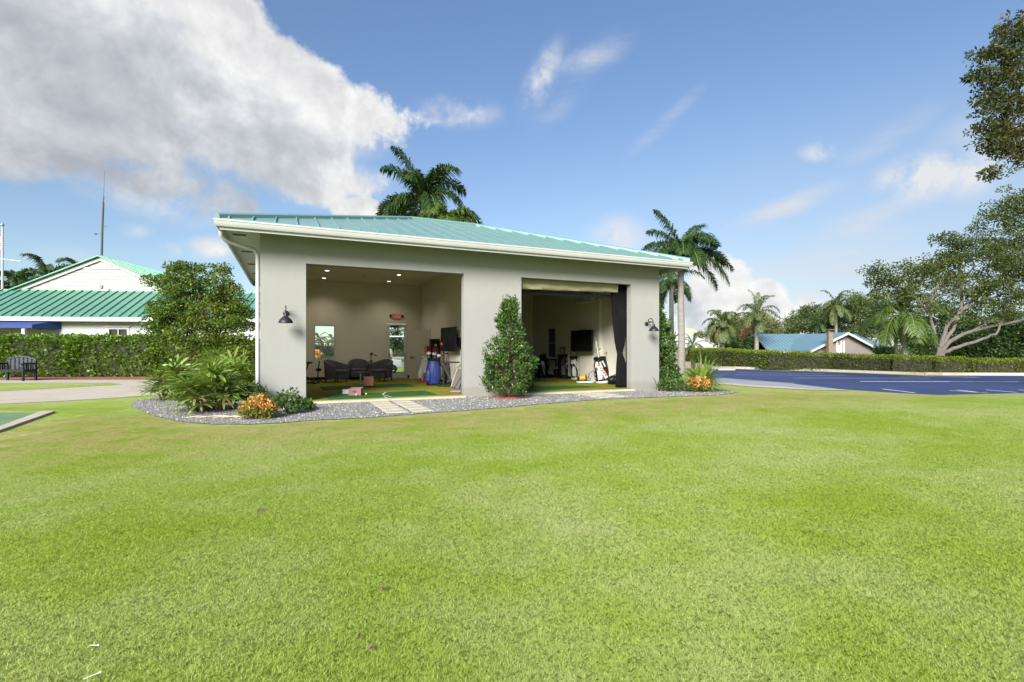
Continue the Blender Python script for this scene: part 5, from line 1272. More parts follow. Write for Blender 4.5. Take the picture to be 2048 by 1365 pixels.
# --- hedges
def hedge(name,label,path,h0,wd,leaf,L,Wd,dens,seed,top=None,base_gap=.12,lump=.10):
    """path: list of (x,y,height) along the middle"""
    rg=np.random.default_rng(seed); t=thing(name,label,'hedge',(path[0][0],path[0][1],0))
    o0=np.array([path[0][0],path[0][1],0.0]); A=[];D=[];T=[];Dt=[]
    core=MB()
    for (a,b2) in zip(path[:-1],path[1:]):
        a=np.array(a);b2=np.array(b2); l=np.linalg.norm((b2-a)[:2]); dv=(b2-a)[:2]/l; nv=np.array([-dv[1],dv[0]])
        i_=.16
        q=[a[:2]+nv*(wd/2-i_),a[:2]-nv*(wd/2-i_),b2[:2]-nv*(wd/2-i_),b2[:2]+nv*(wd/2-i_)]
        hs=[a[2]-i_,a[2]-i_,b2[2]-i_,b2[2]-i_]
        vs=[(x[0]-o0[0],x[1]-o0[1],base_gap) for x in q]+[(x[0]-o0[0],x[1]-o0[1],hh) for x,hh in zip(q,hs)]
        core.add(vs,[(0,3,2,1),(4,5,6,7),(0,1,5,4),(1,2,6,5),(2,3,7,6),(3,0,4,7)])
        for side,sgn in ((0,-1),(1,1)):
            n=int(l*max(a[2],b2[2])*dens*(1.0 if sgn==-1 or True else .5))
            u=rg.uniform(-.35/l,1+.35/l,n); hh=a[2]+(b2[2]-a[2])*u; z=base_gap*.4+rg.uniform(0,1,n)*(hh-base_gap*.4)
            dpt=rg.uniform(-.17,.05,n)+lump*np.sin(u*l*4.1+z*3.7+seed)*np.sin(z*5.3-u*l*2.3)*.6
            xy=a[:2]+np.outer(u,(b2-a)[:2])+np.outer(sgn*(wd/2+dpt),nv)
            A.append(np.column_stack([xy,z])-o0); D.append(unit(np.column_stack([np.tile(nv*sgn,(n,1)),np.full(n,.25)])+rg.normal(size=(n,3))*.6))
        n=int(l*wd*dens*1.1); u=rg.uniform(-.3/l,1+.3/l,n); hh=a[2]+(b2[2]-a[2])*u; xy=a[:2]+np.outer(u,(b2-a)[:2])+np.outer(rg.uniform(-.5,.5,n)*wd,nv)
        z=hh+rg.uniform(-.16,.05,n)+lump*.6*np.sin(u*l*3.3+seed)*np.sin(xy[:,1]*5)
        T.append(np.column_stack([xy,z])-o0); Dt.append(unit(np.array([0,0,.8])+rg.normal(size=(n,3))*.6))
    for (e0,e1) in ((path[0],path[1]),(path[-1],path[-2])):
        e0=np.array(e0); d_=(e0-np.array(e1))[:2]; d_=d_/np.linalg.norm(d_); nv=np.array([-d_[1],d_[0]]); n=int(wd*e0[2]*dens)
        xy=e0[:2]+np.outer(rg.uniform(-.05,.2,n),d_)+np.outer(rg.uniform(-.5,.5,n)*wd,nv); z=rg.uniform(.05,1,n)*e0[2]
        A.append(np.column_stack([xy,z])-o0); D.append(unit(np.column_stack([np.tile(d_,(n,1)),np.full(n,.25)])+rg.normal(size=(n,3))*.6))
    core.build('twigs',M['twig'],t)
    A=np.concatenate(A);D=np.concatenate(D);T=np.concatenate(T);Dt=np.concatenate(Dt)
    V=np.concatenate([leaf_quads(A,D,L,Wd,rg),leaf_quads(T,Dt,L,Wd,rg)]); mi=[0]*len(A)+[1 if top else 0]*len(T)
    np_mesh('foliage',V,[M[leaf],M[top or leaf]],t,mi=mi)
    return t
a=P(-260,757); c=P(140,755.3); e=P(310,754.8); f_=P(520,754)
hedge('tall_hedge','tall bright green hedge behind the path on the left',[(a.x,a.y+.5,1.74),(P(0,756).x,P(0,756).y+.5,1.73),(c.x,c.y+.5,1.72),(e.x,e.y+.5,1.72),(f_.x,f_.y+.5,1.5)],1.7,1.0,'lf_hedge',.14,.088,300,41)
def hp(px,py,pt): q=P(px,py); return (q.x,q.y+.55,EYE-(pt-HY)/F*q.y)
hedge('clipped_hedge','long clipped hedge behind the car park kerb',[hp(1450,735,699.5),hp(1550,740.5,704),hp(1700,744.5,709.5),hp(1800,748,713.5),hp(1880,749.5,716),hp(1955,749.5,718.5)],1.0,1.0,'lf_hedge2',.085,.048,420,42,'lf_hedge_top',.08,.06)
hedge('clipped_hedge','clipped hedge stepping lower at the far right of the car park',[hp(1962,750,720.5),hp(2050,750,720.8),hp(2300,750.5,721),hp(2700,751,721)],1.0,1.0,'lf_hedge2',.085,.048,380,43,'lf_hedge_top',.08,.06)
q0=P(1372,722); q1=P(1452,733.5)
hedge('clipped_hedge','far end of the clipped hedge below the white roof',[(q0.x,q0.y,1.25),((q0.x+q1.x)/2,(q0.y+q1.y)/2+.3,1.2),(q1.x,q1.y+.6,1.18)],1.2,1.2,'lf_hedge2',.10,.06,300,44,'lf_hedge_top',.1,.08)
# --- palms
def frond_quads(c,az,el,L,rg,n=44,ll=.62,lw=.04,arch=1.0,plane=.35,twist=0.0):
    """feather frond from crown point c: returns leaflet quads and the midrib"""
    hd=np.array([math.cos(az),math.sin(az),0.0]); D=hd*math.cos(el)+np.array([0,0,math.sin(el)]); p=np.array(c,float); S0=np.array([-math.sin(az),math.cos(az),0])
    rib=[p.copy()]; dirs=[D.copy()]; K=14
    for k in range(K):
        D=D+np.array([0,0,-1])*arch*.035*(1+k*.36); D/=np.linalg.norm(D); p=p+D*L/K; rib.append(p.copy()); dirs.append(D.copy())
    rib=np.array(rib); dirs=np.array(dirs); out=[]
    for s in (-1,1):
        t=(np.arange(n)+rg.uniform(0,1,n)*.8)/n; t=.10+.9*t; x=t*K; i=np.minimum(K-1,x.astype(int)); f=(x-i)[:,None]
        b=rib[i]*(1-f)+rib[i+1]*f; d=unit(dirs[i]*(1-f)+dirs[i+1]*f); up=unit(np.cross(np.tile(S0,(n,1)),d)); up*=np.sign(up[:,2:3]+1e-6)
        S=np.cross(d,up)*s
        l=(ll*(np.sin(np.pi*np.clip(t*.86+.12,0,1))**.6)*rg.uniform(.85,1.1,n))[:,None]
        dd=unit(S*.85+d*.55+up*(plane*rg.uniform(-.6,1.3,n))[:,None])
        g=np.array([0,0,-1.0])
        w=lw*rg.uniform(.8,1.2,n)[:,None]; wv=unit(np.cross(dd,up))*w/2
        m1=b+dd*l*.5; tip=b+dd*l*.92+g*l*(.28+.25*rg.uniform(0,1,n))[:,None]
        out.append(np.stack([b-wv*.6,b+wv*.6,m1+wv,m1-wv],1)); out.append(np.stack([m1-wv,m1+wv,tip+wv*.15,tip-wv*.15],1))
    return np.concatenate(out),rib
def palm(name,label,loc,h,tr,fronds,L,seed,leaf='lf_palm',shaft=True,n=44,ll=.6,lw=.045,group=None,skirt=0,trunk_pts=None,plane=.35,heads=None):
    """fronds: list of (azimuth deg, elevation deg, length factor, arch)"""
    rg=np.random.default_rng(seed); t=thing(name,label,'palm tree',loc,0,group)
    pts=trunk_pts or [(0,0,-.1),(.03,0,h*.3),(.0,.02,h*.6),(0,0,h)]
    pts=[Vector(p) for p in pts]; top=pts[-1]
    m=MB(); m.tube(pts,[tr*1.15,tr,tr*.92,tr*.8][:len(pts)] if len(pts)==4 else [tr]*len(pts),14); m.build('trunk',M['palmtrunk'],t,smooth=50)
    cs=top
    if shaft:
        m=MB(); m.tube([top-Vector((0,0,.05)),top+Vector((0,0,.25*L*.5)),top+Vector((0,0,.22*L))],[tr*.85,tr*.8,tr*.4],12); m.build('crownshaft',M['crownshaft'],t,smooth=50); cs=top+Vector((0,0,.18*L))
    Vs=[];m=MB()
    for (az,el,lf,ar) in fronds:
        q,rib=frond_quads(cs,R(az),R(el),L*lf,rg,n,ll*L*.36,lw,ar,plane)
        Vs.append(q); m.tube([tuple(x) for x in rib],[.035*L*.4*(1-.85*i/14) for i in range(15)],5,cap=False)
    m.build('midribs',M['crownshaft'],t,smooth=50)
    np_mesh('crown',np.concatenate(Vs),M[leaf],t)
    if skirt:
        Vd=[]
        for k in range(skirt):
            q,_=frond_quads(top-Vector((0,0,.1*k/skirt*3)),rg.uniform(0,6.28),R(-35),L*.7,rg,24,ll*L*.25,lw,1.8,plane); Vd.append(q)
        np_mesh('dead_skirt',np.concatenate(Vd),M['dead'],t)
    return t
def spread(n,seed,els=(75,55,30,5,-20),arch=1.0,j=14):
    rr=random.Random(seed); out=[]
    for i in range(n):
        e=els[int(i*len(els)/n)]; out.append((i*137.5+rr.uniform(-j,j),e+rr.uniform(-8,8),rr.uniform(.85,1.1),arch*rr.uniform(.8,1.25)))
    return out
# behind the roof (azimuth 0 = right, 90 = away, 180 = left, 270 = towards the viewpoint)
c=Q(846,405,32); palm('royal_palm','tall royal palm rising behind the middle of the teal roof',(c.x,c.y,0),c.z-.5,.24,
  [(200,72,1.05,.75),(190,60,.95,.9),(60,70,.95,1.2),(330,62,1.0,1.25),(20,55,.95,1.3),(185,18,1.0,1.25),(215,8,.95,1.4),(160,25,.95,1.3),(100,50,1,1.1),(260,48,.95,1.2),(120,10,.9,1.3),(350,30,.85,1.3),(300,15,.8,1.4),(175,-2,.85,1.3)],3.6,51,n=95,ll=.9,lw=.08,group='royal palms around the building')
c=Q(892,440,29); palm('royal_palm','shorter bright royal palm in front of the taller one behind the roof',(c.x,c.y,0),c.z-.5,.22,
  [(10,30,1,1.2),(350,12,1,1.1),(340,38,.9,1.2),(175,40,.8,1.3),(250,45,.8,1.3),(280,25,.8,1.5),(60,50,.9,1.1),(100,30,.9,1.2),(200,15,.8,1.4),(0,-5,1.1,.9),(30,5,1.05,1),(320,0,.9,1.1)],2.6,52,'lf_palm_light',n=66,ll=.86,lw=.065,group='royal palms around the building')
c=Q(1362,512,24); palm('royal_palm','royal palm with grey trunk standing right of the building',(c.x,c.y,terrain(c.x,c.y)),c.z-.3,.165,
  [(170,70,1.0,.6),(150,58,.85,.8),(35,58,1.05,.7),(20,42,1.0,.9),(185,32,1.0,1.15),(200,12,1.05,1.05),(168,5,1.05,1.0),(5,22,1.0,1.05),(350,12,1.08,.95),(330,-8,1.15,1.0),(345,-25,1.0,.9),(280,20,.8,1.5),(300,45,.9,1.2),(255,35,.85,1.4),(90,50,.95,1.1),(120,30,1,1.1),(70,25,1,1.1),(225,-5,.85,1.3)],2.5,53,n=110,ll=.80,lw=.05,group='royal palms around the building')
c=Q(1343,575,30); palm('royal_palm','lower royal palm partly hidden behind the grey trunked one',(c.x,c.y,terrain(c.x,c.y)),c.z+.1,.15,spread(15,6,(60,35,12,-8,-30),1.2),2.0,54,n=46,ll=.7,lw=.055,group='royal palms around the building')
for (px,py,dd,L,sd_,lb) in ((30,570,44,2.9,61,'dark palm left of the green gable, nearest the flagpole'),(95,556,47,3.0,62,'dark palm between the flagpole and the green gable'),(160,548,50,2.8,63,'dark palm peeping over the left slope of the green gable')):
    c=Q(px,py,dd); palm('coconut_palm',lb,(c.x,c.y,0),c.z,.17,spread(15,sd_,(60,35,10,-12,-30),1.4),L,sd_,'lf_palm',False,60,.8,.085,'palms behind the green roofed house')
# ---------------------------------------------------------------- house on the left
HL=Vector((-19.6,26.9,0)); HR=R(7)
house=thing('green_roof_house','white house with green standing seam roofs and a white gable','house',HL,HR)
xa,xb=-16.0,6.2
m=MB()
wins=[(-5.05,-3.95,1.15,2.22),(-7.9,-6.95,.4,1.93)]
m.wall(xa,xb,0,.25,0,2.86,[(w0,w1,z0,z1) for w0,w1,z0,z1 in [(-1.95,-.95,1.2,2.33),(-5.35,-4.6,1.1,2.12),(-12.2,-6.6,.3,2.2)]])
m.box(xa,xa+.25,.25,4,0,2.86); m.box(xb-.25,xb,.25,4,0,2.86); m.box(xa,xb,4,4.25,0,2.86); m.box(-8.25,-8.05,4.26,23.5,0,4.35); m.box(.15,.35,4.26,23.5,0,4.35); m.box(-8.05,.15,23.3,23.5,0,4.35)
m.build('wall',M['trim'],house)
def hwin(x0,x1,z0,z1,frame=True,nm='window',mull=()):
    f=MB(); e=.06
    f.box(x0-.04,x0+e,-.03,.12,z0-.04,z1+.04); f.box(x1-e,x1+.04,-.03,.12,z0-.04,z1+.04); f.box(x0+e,x1-e,-.03,.12,z0-.04,z0+e); f.box(x0+e,x1-e,-.03,.12,z1-e,z1+.04)
    for k in mull: f.box(k-.025,k+.025,-.02,.11,z0+e,z1-e)
    f.box(x0-.1,x1+.1,-.08,-.031,z1+.05,z1+.12)
    fo=f.build(nm,M['trim'],house)
    p=MB(); p.box(x0+e,x1-e,.05,.06,z0+e,z1-e); p.build('pane',M['glass_dark'],fo)
hwin(-1.95,-.95,1.2,2.33,mull=(-1.45,))
hwin(-5.35,-4.6,1.1,2.12)
hwin(-12.2,-6.6,.3,2.2,mull=(-10.8,-9.5,-8.2))
# lower roof
ze,zt_=2.88,4.55; y0,y1=-.55,2.45
m=MB(); m.add([(xa-.4,y0,ze),(xb+.4,y0,ze),(xb+.4,y1,zt_),(xa-.4,y1,zt_),(xa-.4,y0,ze-.12),(xb+.4,y0,ze-.12),(xb+.4,y1,zt_-.12),(xa-.4,y1,zt_-.12)],[(0,1,2,3),(7,6,5,4),(0,4,5,1),(1,5,6,2),(2,6,7,3),(3,7,4,0)])
m.box(xa-.4,xb+.4,y1,y1+.12,zt_-.1,zt_+.06)
lr=m.build('lower_roof',M['roof_green'],house)
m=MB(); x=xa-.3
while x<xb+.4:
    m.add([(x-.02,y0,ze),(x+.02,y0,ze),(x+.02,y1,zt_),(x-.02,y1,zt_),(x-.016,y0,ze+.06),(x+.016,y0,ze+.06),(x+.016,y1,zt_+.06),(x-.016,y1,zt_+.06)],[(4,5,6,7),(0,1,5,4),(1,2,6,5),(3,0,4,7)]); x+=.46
m.build('standing_seam',M['seam_shade_green'],lr)
m=MB(); m.box(xa-.4,xb+.4,y0-.05,y0-.001,ze-.22,ze-.01); m.box(xa-.4,xb+.4,y0,-.001,ze-.235,ze-.215); m.build('fascia',M['trim'],house)
# gable
gx=-3.95; gw=4.35; zb=4.5; zp=6.42; gy=2.6
m=MB(); z=zb; pit_=.19
while z<zp-.02:
    z2=min(z+pit_,zp-.005); w1=gw*(zp-z)/(zp-zb); w2=gw*(zp-z2)/(zp-zb)
    m.add([(gx-w1,gy-.035,z),(gx+w1,gy-.035,z),(gx+w2,gy-.004,z2),(gx-w2,gy-.004,z2),(gx-w1,gy+.15,z),(gx+w1,gy+.15,z),(gx+w2,gy+.15,z2),(gx-w2,gy+.15,z2)],[(0,1,2,3),(7,6,5,4),(0,4,5,1),(1,5,6,2),(2,6,7,3),(3,7,4,0)]); z+=pit_
m.build('gable_wall',M['siding'],house)
sl=(zp-zb)/gw
m=MB()
for s in (-1,1):
    m.add([(gx,gy-.12,zp-.10),(gx+s*(gw+.25),gy-.12,zb-.10-.25*sl),(gx+s*(gw+.25),gy-.12,zb+.10-.25*sl),(gx,gy-.12,zp+.10),(gx,gy-.037,zp-.10),(gx+s*(gw+.25),gy-.037,zb-.10-.25*sl),(gx+s*(gw+.25),gy-.037,zb+.10-.25*sl),(gx,gy-.037,zp+.10)],
      [(0,1,2,3),(7,6,5,4),(0,4,5,1),(1,5,6,2),(2,6,7,3),(3,7,4,0)] if s<0 else [(3,2,1,0),(4,5,6,7),(1,5,4,0),(2,6,5,1),(3,7,6,2),(0,4,7,3)])
m.box(gx-.95,gx+.95,gy-.06,gy-.036,5.86,5.93)
m.build('rake_board',M['trim'],house)
m=MB(); yb=24
for s in (-1,1):
    e=gw+.55
    vs=[(gx,gy-.28,zp+.13),(gx+s*e,gy-.28,zb+.13-.55*sl),(gx+s*e,yb,zb+.13-.55*sl),(gx,yb,zp+.13)]
    vs+=[(x,y,z+.07) for x,y,z in vs]
    fs=[(0,1,2,3),(7,6,5,4),(0,4,5,1),(1,5,6,2),(2,6,7,3),(3,7,4,0)]
    m.add(vs,fs if s<0 else [f[::-1] for f in fs])
gr_=m.build('gable_roof',M['roof_green'],house)
m=MB(); y=gy
while y<yb:
    for s in (-1,1):
        e=gw+.55; m.tube([(gx,y,zp+.22),(gx+s*e,y,zb+.22-.55*sl)],.028,4)
    y+=.46
m.build('standing_seam',M['roof_green'],gr_)
m=MB(); m.tube([(gx+.05,gy-.01,4.72),(gx+.05,gy-.12,4.72),(gx+.05,gy-.14,4.95)],.04,8); m.cbox((gx+.25,gy-.12,4.62),(.5,.12,.1)); m.build('gable_floodlight',M['trim'],house)
# awning
m=MB(); ax0,ax1=-13.2,-4.2; 
m.add([(ax0,-.02,2.74),(ax1,-.02,2.74),(ax1-.55,-1.15,2.44),(ax0,-1.15,2.44),(ax0,-1.15,2.27),(ax1-.55,-1.15,2.27),(ax1,-.02,2.27)],[(3,2,1,0),(4,5,2,3),(5,6,1,2)])
aw=m.build('awning',M['navy'],house); sm_=aw.modifiers.new('solid','SOLIDIFY'); sm_.thickness=.02
for x in (-11.6,-9.0,-6.8,-5.2):
    m=MB(); m.box(x-.07,x+.07,-1.10,-.98,0,2.38); m.build('porch_post',M['trim'],house)
# mast on the gable, flagpole, bench
mp=HL+Matrix.Rotation(HR,4,'Z')@Vector((gx,gy+.05,zp+.2))
t=thing('antenna_mast','grey antenna mast with thin whip on the ridge of the green gable','antenna',mp)
m=MB(); m.tube([(0,0,-.1),(.04,0,1.6),(.10,0,3.1)],[.06,.055,.05],8); m.tube([(.10,0,3.1),(.12,0,3.45)],[.03,.03],8); m.build('mast',M['panelgrey'],t)
m=MB(); m.tube([(.12,0,3.4),(.17,0,5.0)],[.014,.006],6); m.build('whip',M['panelgrey'],t)
m=MB(); m.tube([(-.35,0,1.25),(.06,0,1.3)],.012,6); m.tube([(.06,0,1.7),(.35,0,1.75)],.012,6); m.ball((-.35,0,1.28),(.09,.05,.05),8,6); m.build('side_aerial',M['panelgrey'],t)
q=Q(5,699,33); t=thing('flagpole','tall white flagpole with cross spar at the left edge','flagpole',(q.x,q.y,0))
m=MB(); m.tube([(0,0,0),(0,0,9.3)],[.075,.05],12); m.tube([(-1.3,0,7.3),(1.25,0,7.0)],.035,8); m.build('pole',M['trim'],t,smooth=50)
m=MB(); m.ball((0,0,9.4),(.11,.11,.11),12,8); m.build('finial',M['steel'],t,smooth=80)
fm,N=new_mat('striped_flag'); tc=N.n('ShaderNodeTexCoord').outputs['Object']; z=N.n('ShaderNodeSeparateXYZ',{0:tc}).outputs[2]
fr=N.m('GREATER_THAN',N.m('FRACT',N.m('MULTIPLY',z,6.5)),.5); bb=N.n('ShaderNodeBsdfPrincipled',{'Base Color':N.mix(fr,(.5,.03,.04),(.7,.7,.7)),'Roughness':.8}); N.n('ShaderNodeOutputMaterial',{0:bb.outputs[0]})
m=MB(); n=14; vs=[];fs=[]
for i in range(n+1):
    for j in range(9): 
        u=i/n; vs.append((-.09-.42*u, .10*math.sin(u*9+j*.25)*u**.4, 8.7-1.05*j/8-.35*u))
for i in range(n):
    for j in range(8): a=i*9+j; fs.append((a,a+9,a+10,a+1))
m.add(vs,fs); fl_=m.build('flag',fm,None,smooth=80,loc=(q.x,q.y,0)); fl_.modifiers.new('solid','SOLIDIFY').thickness=.004
tag(fl_,'limp red and white striped flag hanging from the flagpole','flag')
q=P(18,763); t=thing('garden_bench','dark garden bench with arched back in front of the tall hedge','bench',(q.x,q.y,.012),R(-2))
hwid=.56
m=MB()
for k in range(7): 
    x=-hwid+.06+k*(2*hwid-.12)/6; zz=.80+.09*math.sin(math.pi*(k+.0)/6); m.box(x-.05,x+.05,.46,.485,.44,zz)
pts=[(-hwid,.47,.74)]+[(-hwid+2*hwid*i/12,.47,.80+.11*math.sin(math.pi*i/12)) for i in range(13)]+[(hwid,.47,.74)]
m.tube(pts,.028,8); m.build('backrest',M['cushion'],t)
m=MB()
for k in range(5): m.box(-hwid,hwid,.0+k*.095,.08+k*.095,.40,.425)
m.box(-hwid,hwid,-.02,.0,.34,.41); m.build('seat',M['bench'],t)
for s in (-1,1):
    m=MB(); 
    m.box(s*hwid-.03,s*hwid+.03,-.04,.02,.001,.62); m.box(s*hwid-.03,s*hwid+.03,.44,.50,.001,.74)
    m.tube([(s*hwid,-.08,.63),(s*hwid,.2,.66),(s*hwid,.47,.64)],.035,8); m.box(s*hwid-.02,s*hwid+.02,.02,.44,.33,.39)
    for k in range(4): m.box(s*hwid-.012,s*hwid+.012,.08+k*.085,.12+k*.085,.39,.63)
    m.build('arm_frame',M['bench'],t)
# ---------------------------------------------------------------- houses on the right
def gz(x,y): return terrain(x,y)
c=Q(1660,703,52); BH=Vector((c.x,c.y,-1.6)); hb=thing('blue_roof_house','low house with blue metal roof, pinkish gable and chimney','house',BH,R(-3))
def bx_(px,d=52): return (px-CX)/F*d-BH.x
x0,x1=bx_(1548),bx_(1772); zeave=2.62; zrid=4.55
m=MB(); m.wall(x0+.3,x1-.3,0,.2,0,zeave+.1,[(bx_(1627),bx_(1637),.8,2.4)]); m.box(x0+.3,x0+.5,.2,9.8,0,zeave+.1); m.box(x1-.5,x1-.3,.2,9.8,0,zeave+.1); m.box(x0+.3,x1-.3,9.8,10,0,zeave+.1); m.build('wall',M['pinkwall'],hb)
m=MB(); ya,ym,yb2=-.6,5,10.6
for (p,q) in ((ya,ym),(yb2,ym)):
    vs=[(x0-.7,p,zeave-.02),(x1+.3,p,zeave-.02),(x1+.3-.6,q,zrid),(x0+.2,q,zrid)]; vs+=[(a,b,c2-.15) for a,b,c2 in vs]
    fs=[(0,1,2,3),(7,6,5,4),(0,4,5,1),(1,5,6,2),(2,6,7,3),(3,7,4,0)]
    m.add(vs,fs if p<q else [f[::-1] for f in fs])
br=m.build('roof',M['roof_blue'],hb)
m=MB(); x=x0-.4
while x<x1:
    m.tube([(x,ya,zeave),(x*.98+.1,ym,zrid+.02)],.03,4); x+=.42
m.build('standing_seam',M['roof_blue'],br)
m=MB(); m.box(x0-.7,bx_(1622),ya-.06,ya-.002,zeave-.2,zeave+.0); m.build('fascia',M['trim'],hb)
# front gable wing
gxc=bx_(1695,48); gh=bx_(1757,48)-gxc; gzp=4.30; gze=2.55; gy0=-4.0
m=MB(); m.add([(gxc-gh*1.05,gy0,0),(gxc+gh*.92,gy0,0),(gxc+gh*.92,gy0,gze+.12),(gxc,gy0,gzp-.05),(gxc-gh*1.05,gy0,gze+.05),(gxc-gh*1.05,-.001,0),(gxc+gh*.92,-.001,0),(gxc+gh*.92,-.001,gze+.12),(gxc,-.001,gzp-.05),(gxc-gh*1.05,-.001,gze+.05)],[(0,1,2,3,4),(9,8,7,6,5),(1,6,7,2),(0,4,9,5)]); m.build('gable_wall',M['pinkwall'],hb)
m=MB()
for s,k in ((-1,1.15),(1,1.05)):
    vs=[(gxc,gy0-.5,gzp),(gxc+s*gh*k,gy0-.5,gze),(gxc+s*gh*k,3.2,gze),(gxc,3.2,gzp)]; vs+=[(a,b,c2+.14) for a,b,c2 in vs]
    fs=[(0,1,2,3),(7,6,5,4),(0,4,5,1),(1,5,6,2),(2,6,7,3),(3,7,4,0)]; m.add(vs,fs if s<0 else [f[::-1] for f in fs])
m.build('gable_roof',M['roof_blue'],hb)
m=MB()
for s,k in ((-1,1.17),(1,1.07)):
    m.add([(gxc,gy0-.56,gzp-.10),(gxc+s*gh*k,gy0-.56,gze-.10),(gxc+s*gh*k,gy0-.56,gze+.12),(gxc,gy0-.56,gzp+.12),(gxc,gy0-.502,gzp-.10),(gxc+s*gh*k,gy0-.502,gze-.10),(gxc+s*gh*k,gy0-.502,gze+.12),(gxc,gy0-.502,gzp+.12)],[(0,1,2,3),(7,6,5,4),(0,4,5,1),(1,5,6,2),(2,6,7,3),(3,7,4,0)] if s<0 else [(3,2,1,0),(4,5,6,7),(1,5,4,0),(2,6,5,1),(3,7,6,2),(0,4,7,3)])
for px in (1679,1687,1692): 
    x=bx_(px,48); m.box(x-.09,x+.09,gy0-.08,gy0-.002,0,3.65)
m.build('gable_trim',M['trim'],hb)
x=bx_(1683,48); m=MB(); m.box(x-.22,x+.22,gy0-.05,gy0-.002,2.2,3.2); m.build('louvre_vent',M['trim'],hb)
x=bx_(1663.5,47); m=MB(); m.box(x-.2,x+.2,gy0-1.5,gy0-1.1,0,4.35); m.box(x-.23,x+.23,gy0-1.53,gy0-1.07,4.35,4.42); m.tube([(x-.05,gy0-1.25,4.4),(x-.05,gy0-1.25,4.6)],.12,10); m.box(x-.27,x+.27,gy0-1.58,gy0-1.0,4.6,4.66)
m.build('chimney',M['chimney'],hb)
c=Q(1380,699,75); hw_=thing('white_roof_house','low house under a pale white hip roof behind the far hedge','house',(c.x,c.y,-1.6),R(4))
m=MB(); m.box(-6.5,4.2,0,9,0,3.25); m.build('wall',M['pinkwall'],hw_)
m=MB(); m.add([(-7,-.5,3.22),(4.7,-.5,3.22),(4.7,9.5,3.22),(-7,9.5,3.22),(-2.4,4.2,5.62),(.5,4.2,5.62),(-7,-.5,3.0),(4.7,-.5,3.0),(4.7,9.5,3.0),(-7,9.5,3.0)],[(0,1,5,4),(2,3,4,5),(1,2,5),(3,0,4),(6,7,1,0),(7,8,2,1),(8,9,3,2),(9,6,0,3),(9,8,7,6)]); m.build('roof',M['white_roof'],hw_)
c=Q(1398,699,110); hw_=thing('tan_roof_house','distant tan hip roof peeking above the white roof','house',(c.x,c.y,-1.6),R(10))
m=MB(); m.box(-6,6,0,10,0,4.2); m.build('wall',M['pinkwall'],hw_)
m=MB(); m.add([(-6.6,-.6,4.2),(6.6,-.6,4.2),(6.6,10.6,4.2),(-6.6,10.6,4.2),(-.6,5,7.7),(.6,5,7.7)],[(0,1,5,4),(2,3,4,5),(1,2,5),(3,0,4),(3,2,1,0)]); m.build('roof',M['tan_roof'],hw_)
c=Q(1572,699,105); hw_=thing('pale_tower_house','distant pale house with a thin pointed cupola between the trees','house',(c.x,c.y,-1.6),R(5))
m=MB(); m.box(-6,3,0,8,0,3.9); m.build('wall',M['pinkwall'],hw_)
m=MB(); m.add([(-6.6,-.6,3.9),(3.6,-.6,3.9),(3.6,8.6,3.9),(-6.6,8.6,3.9),(-3,4,6.0),(.5,4,6.0)],[(0,1,5,4),(2,3,4,5),(1,2,5),(3,0,4),(3,2,1,0)]); m.build('roof',M['tan_roof'],hw_)
m=MB(); m.box(-.28,.28,-.5,.1,0,8.2); m.add([(-.36,-.58,8.2),(.36,-.58,8.2),(.36,.18,8.2),(-.36,.18,8.2),(0,-.2,11.6)],[(0,1,4),(1,2,4),(2,3,4),(3,0,4),(3,2,1,0)]); m.build('cupola',M['trim'],hw_)
# ---------------------------------------------------------------- trees on the right
def px_tree(name,label,base_px,dist,blobs,trunk_h,tr,leaf,L,Wd,nl,cr,seed,group=None,bark='bark',limbs=None,up=.2,flat=.75,limb_every=1,cat='tree',trunk_px=None,twigs=2,depth=1.0):
    b=Q(base_px,HY,dist); z0=gz(b.x,b.y); loc=(b.x,b.y,z0); s=dist/F
    def l3(px,py,dd=0):
        q=Q(px,py,dist+dd); return (q.x-b.x,q.y-b.y,q.z-z0)
    rg=np.random.default_rng(seed); cl=[]
    for bl in blobs:
        px,py,rx,ry,n=bl[:5]; dd=bl[5] if len(bl)>5 else 0
        cl+=fill(l3(px,py,dd),(rx*s,(rx+ry)/2*s*depth,ry*s),n,cr,nl,rg,.25)
    tp=[l3(*p) for p in trunk_px] if trunk_px else [(0,0,-.2),(.03*trunk_h,0,trunk_h*.5),(0,0,trunk_h)]
    lm_=[([l3(*p) for p in pts],r0,r1) for pts,r0,r1 in (limbs or [])]
    return tree(name,label,loc,tp,tr,cl,L,Wd,leaf,bark,group,lm_,.3,up,flat,seed,cat,twigs,limb_every)
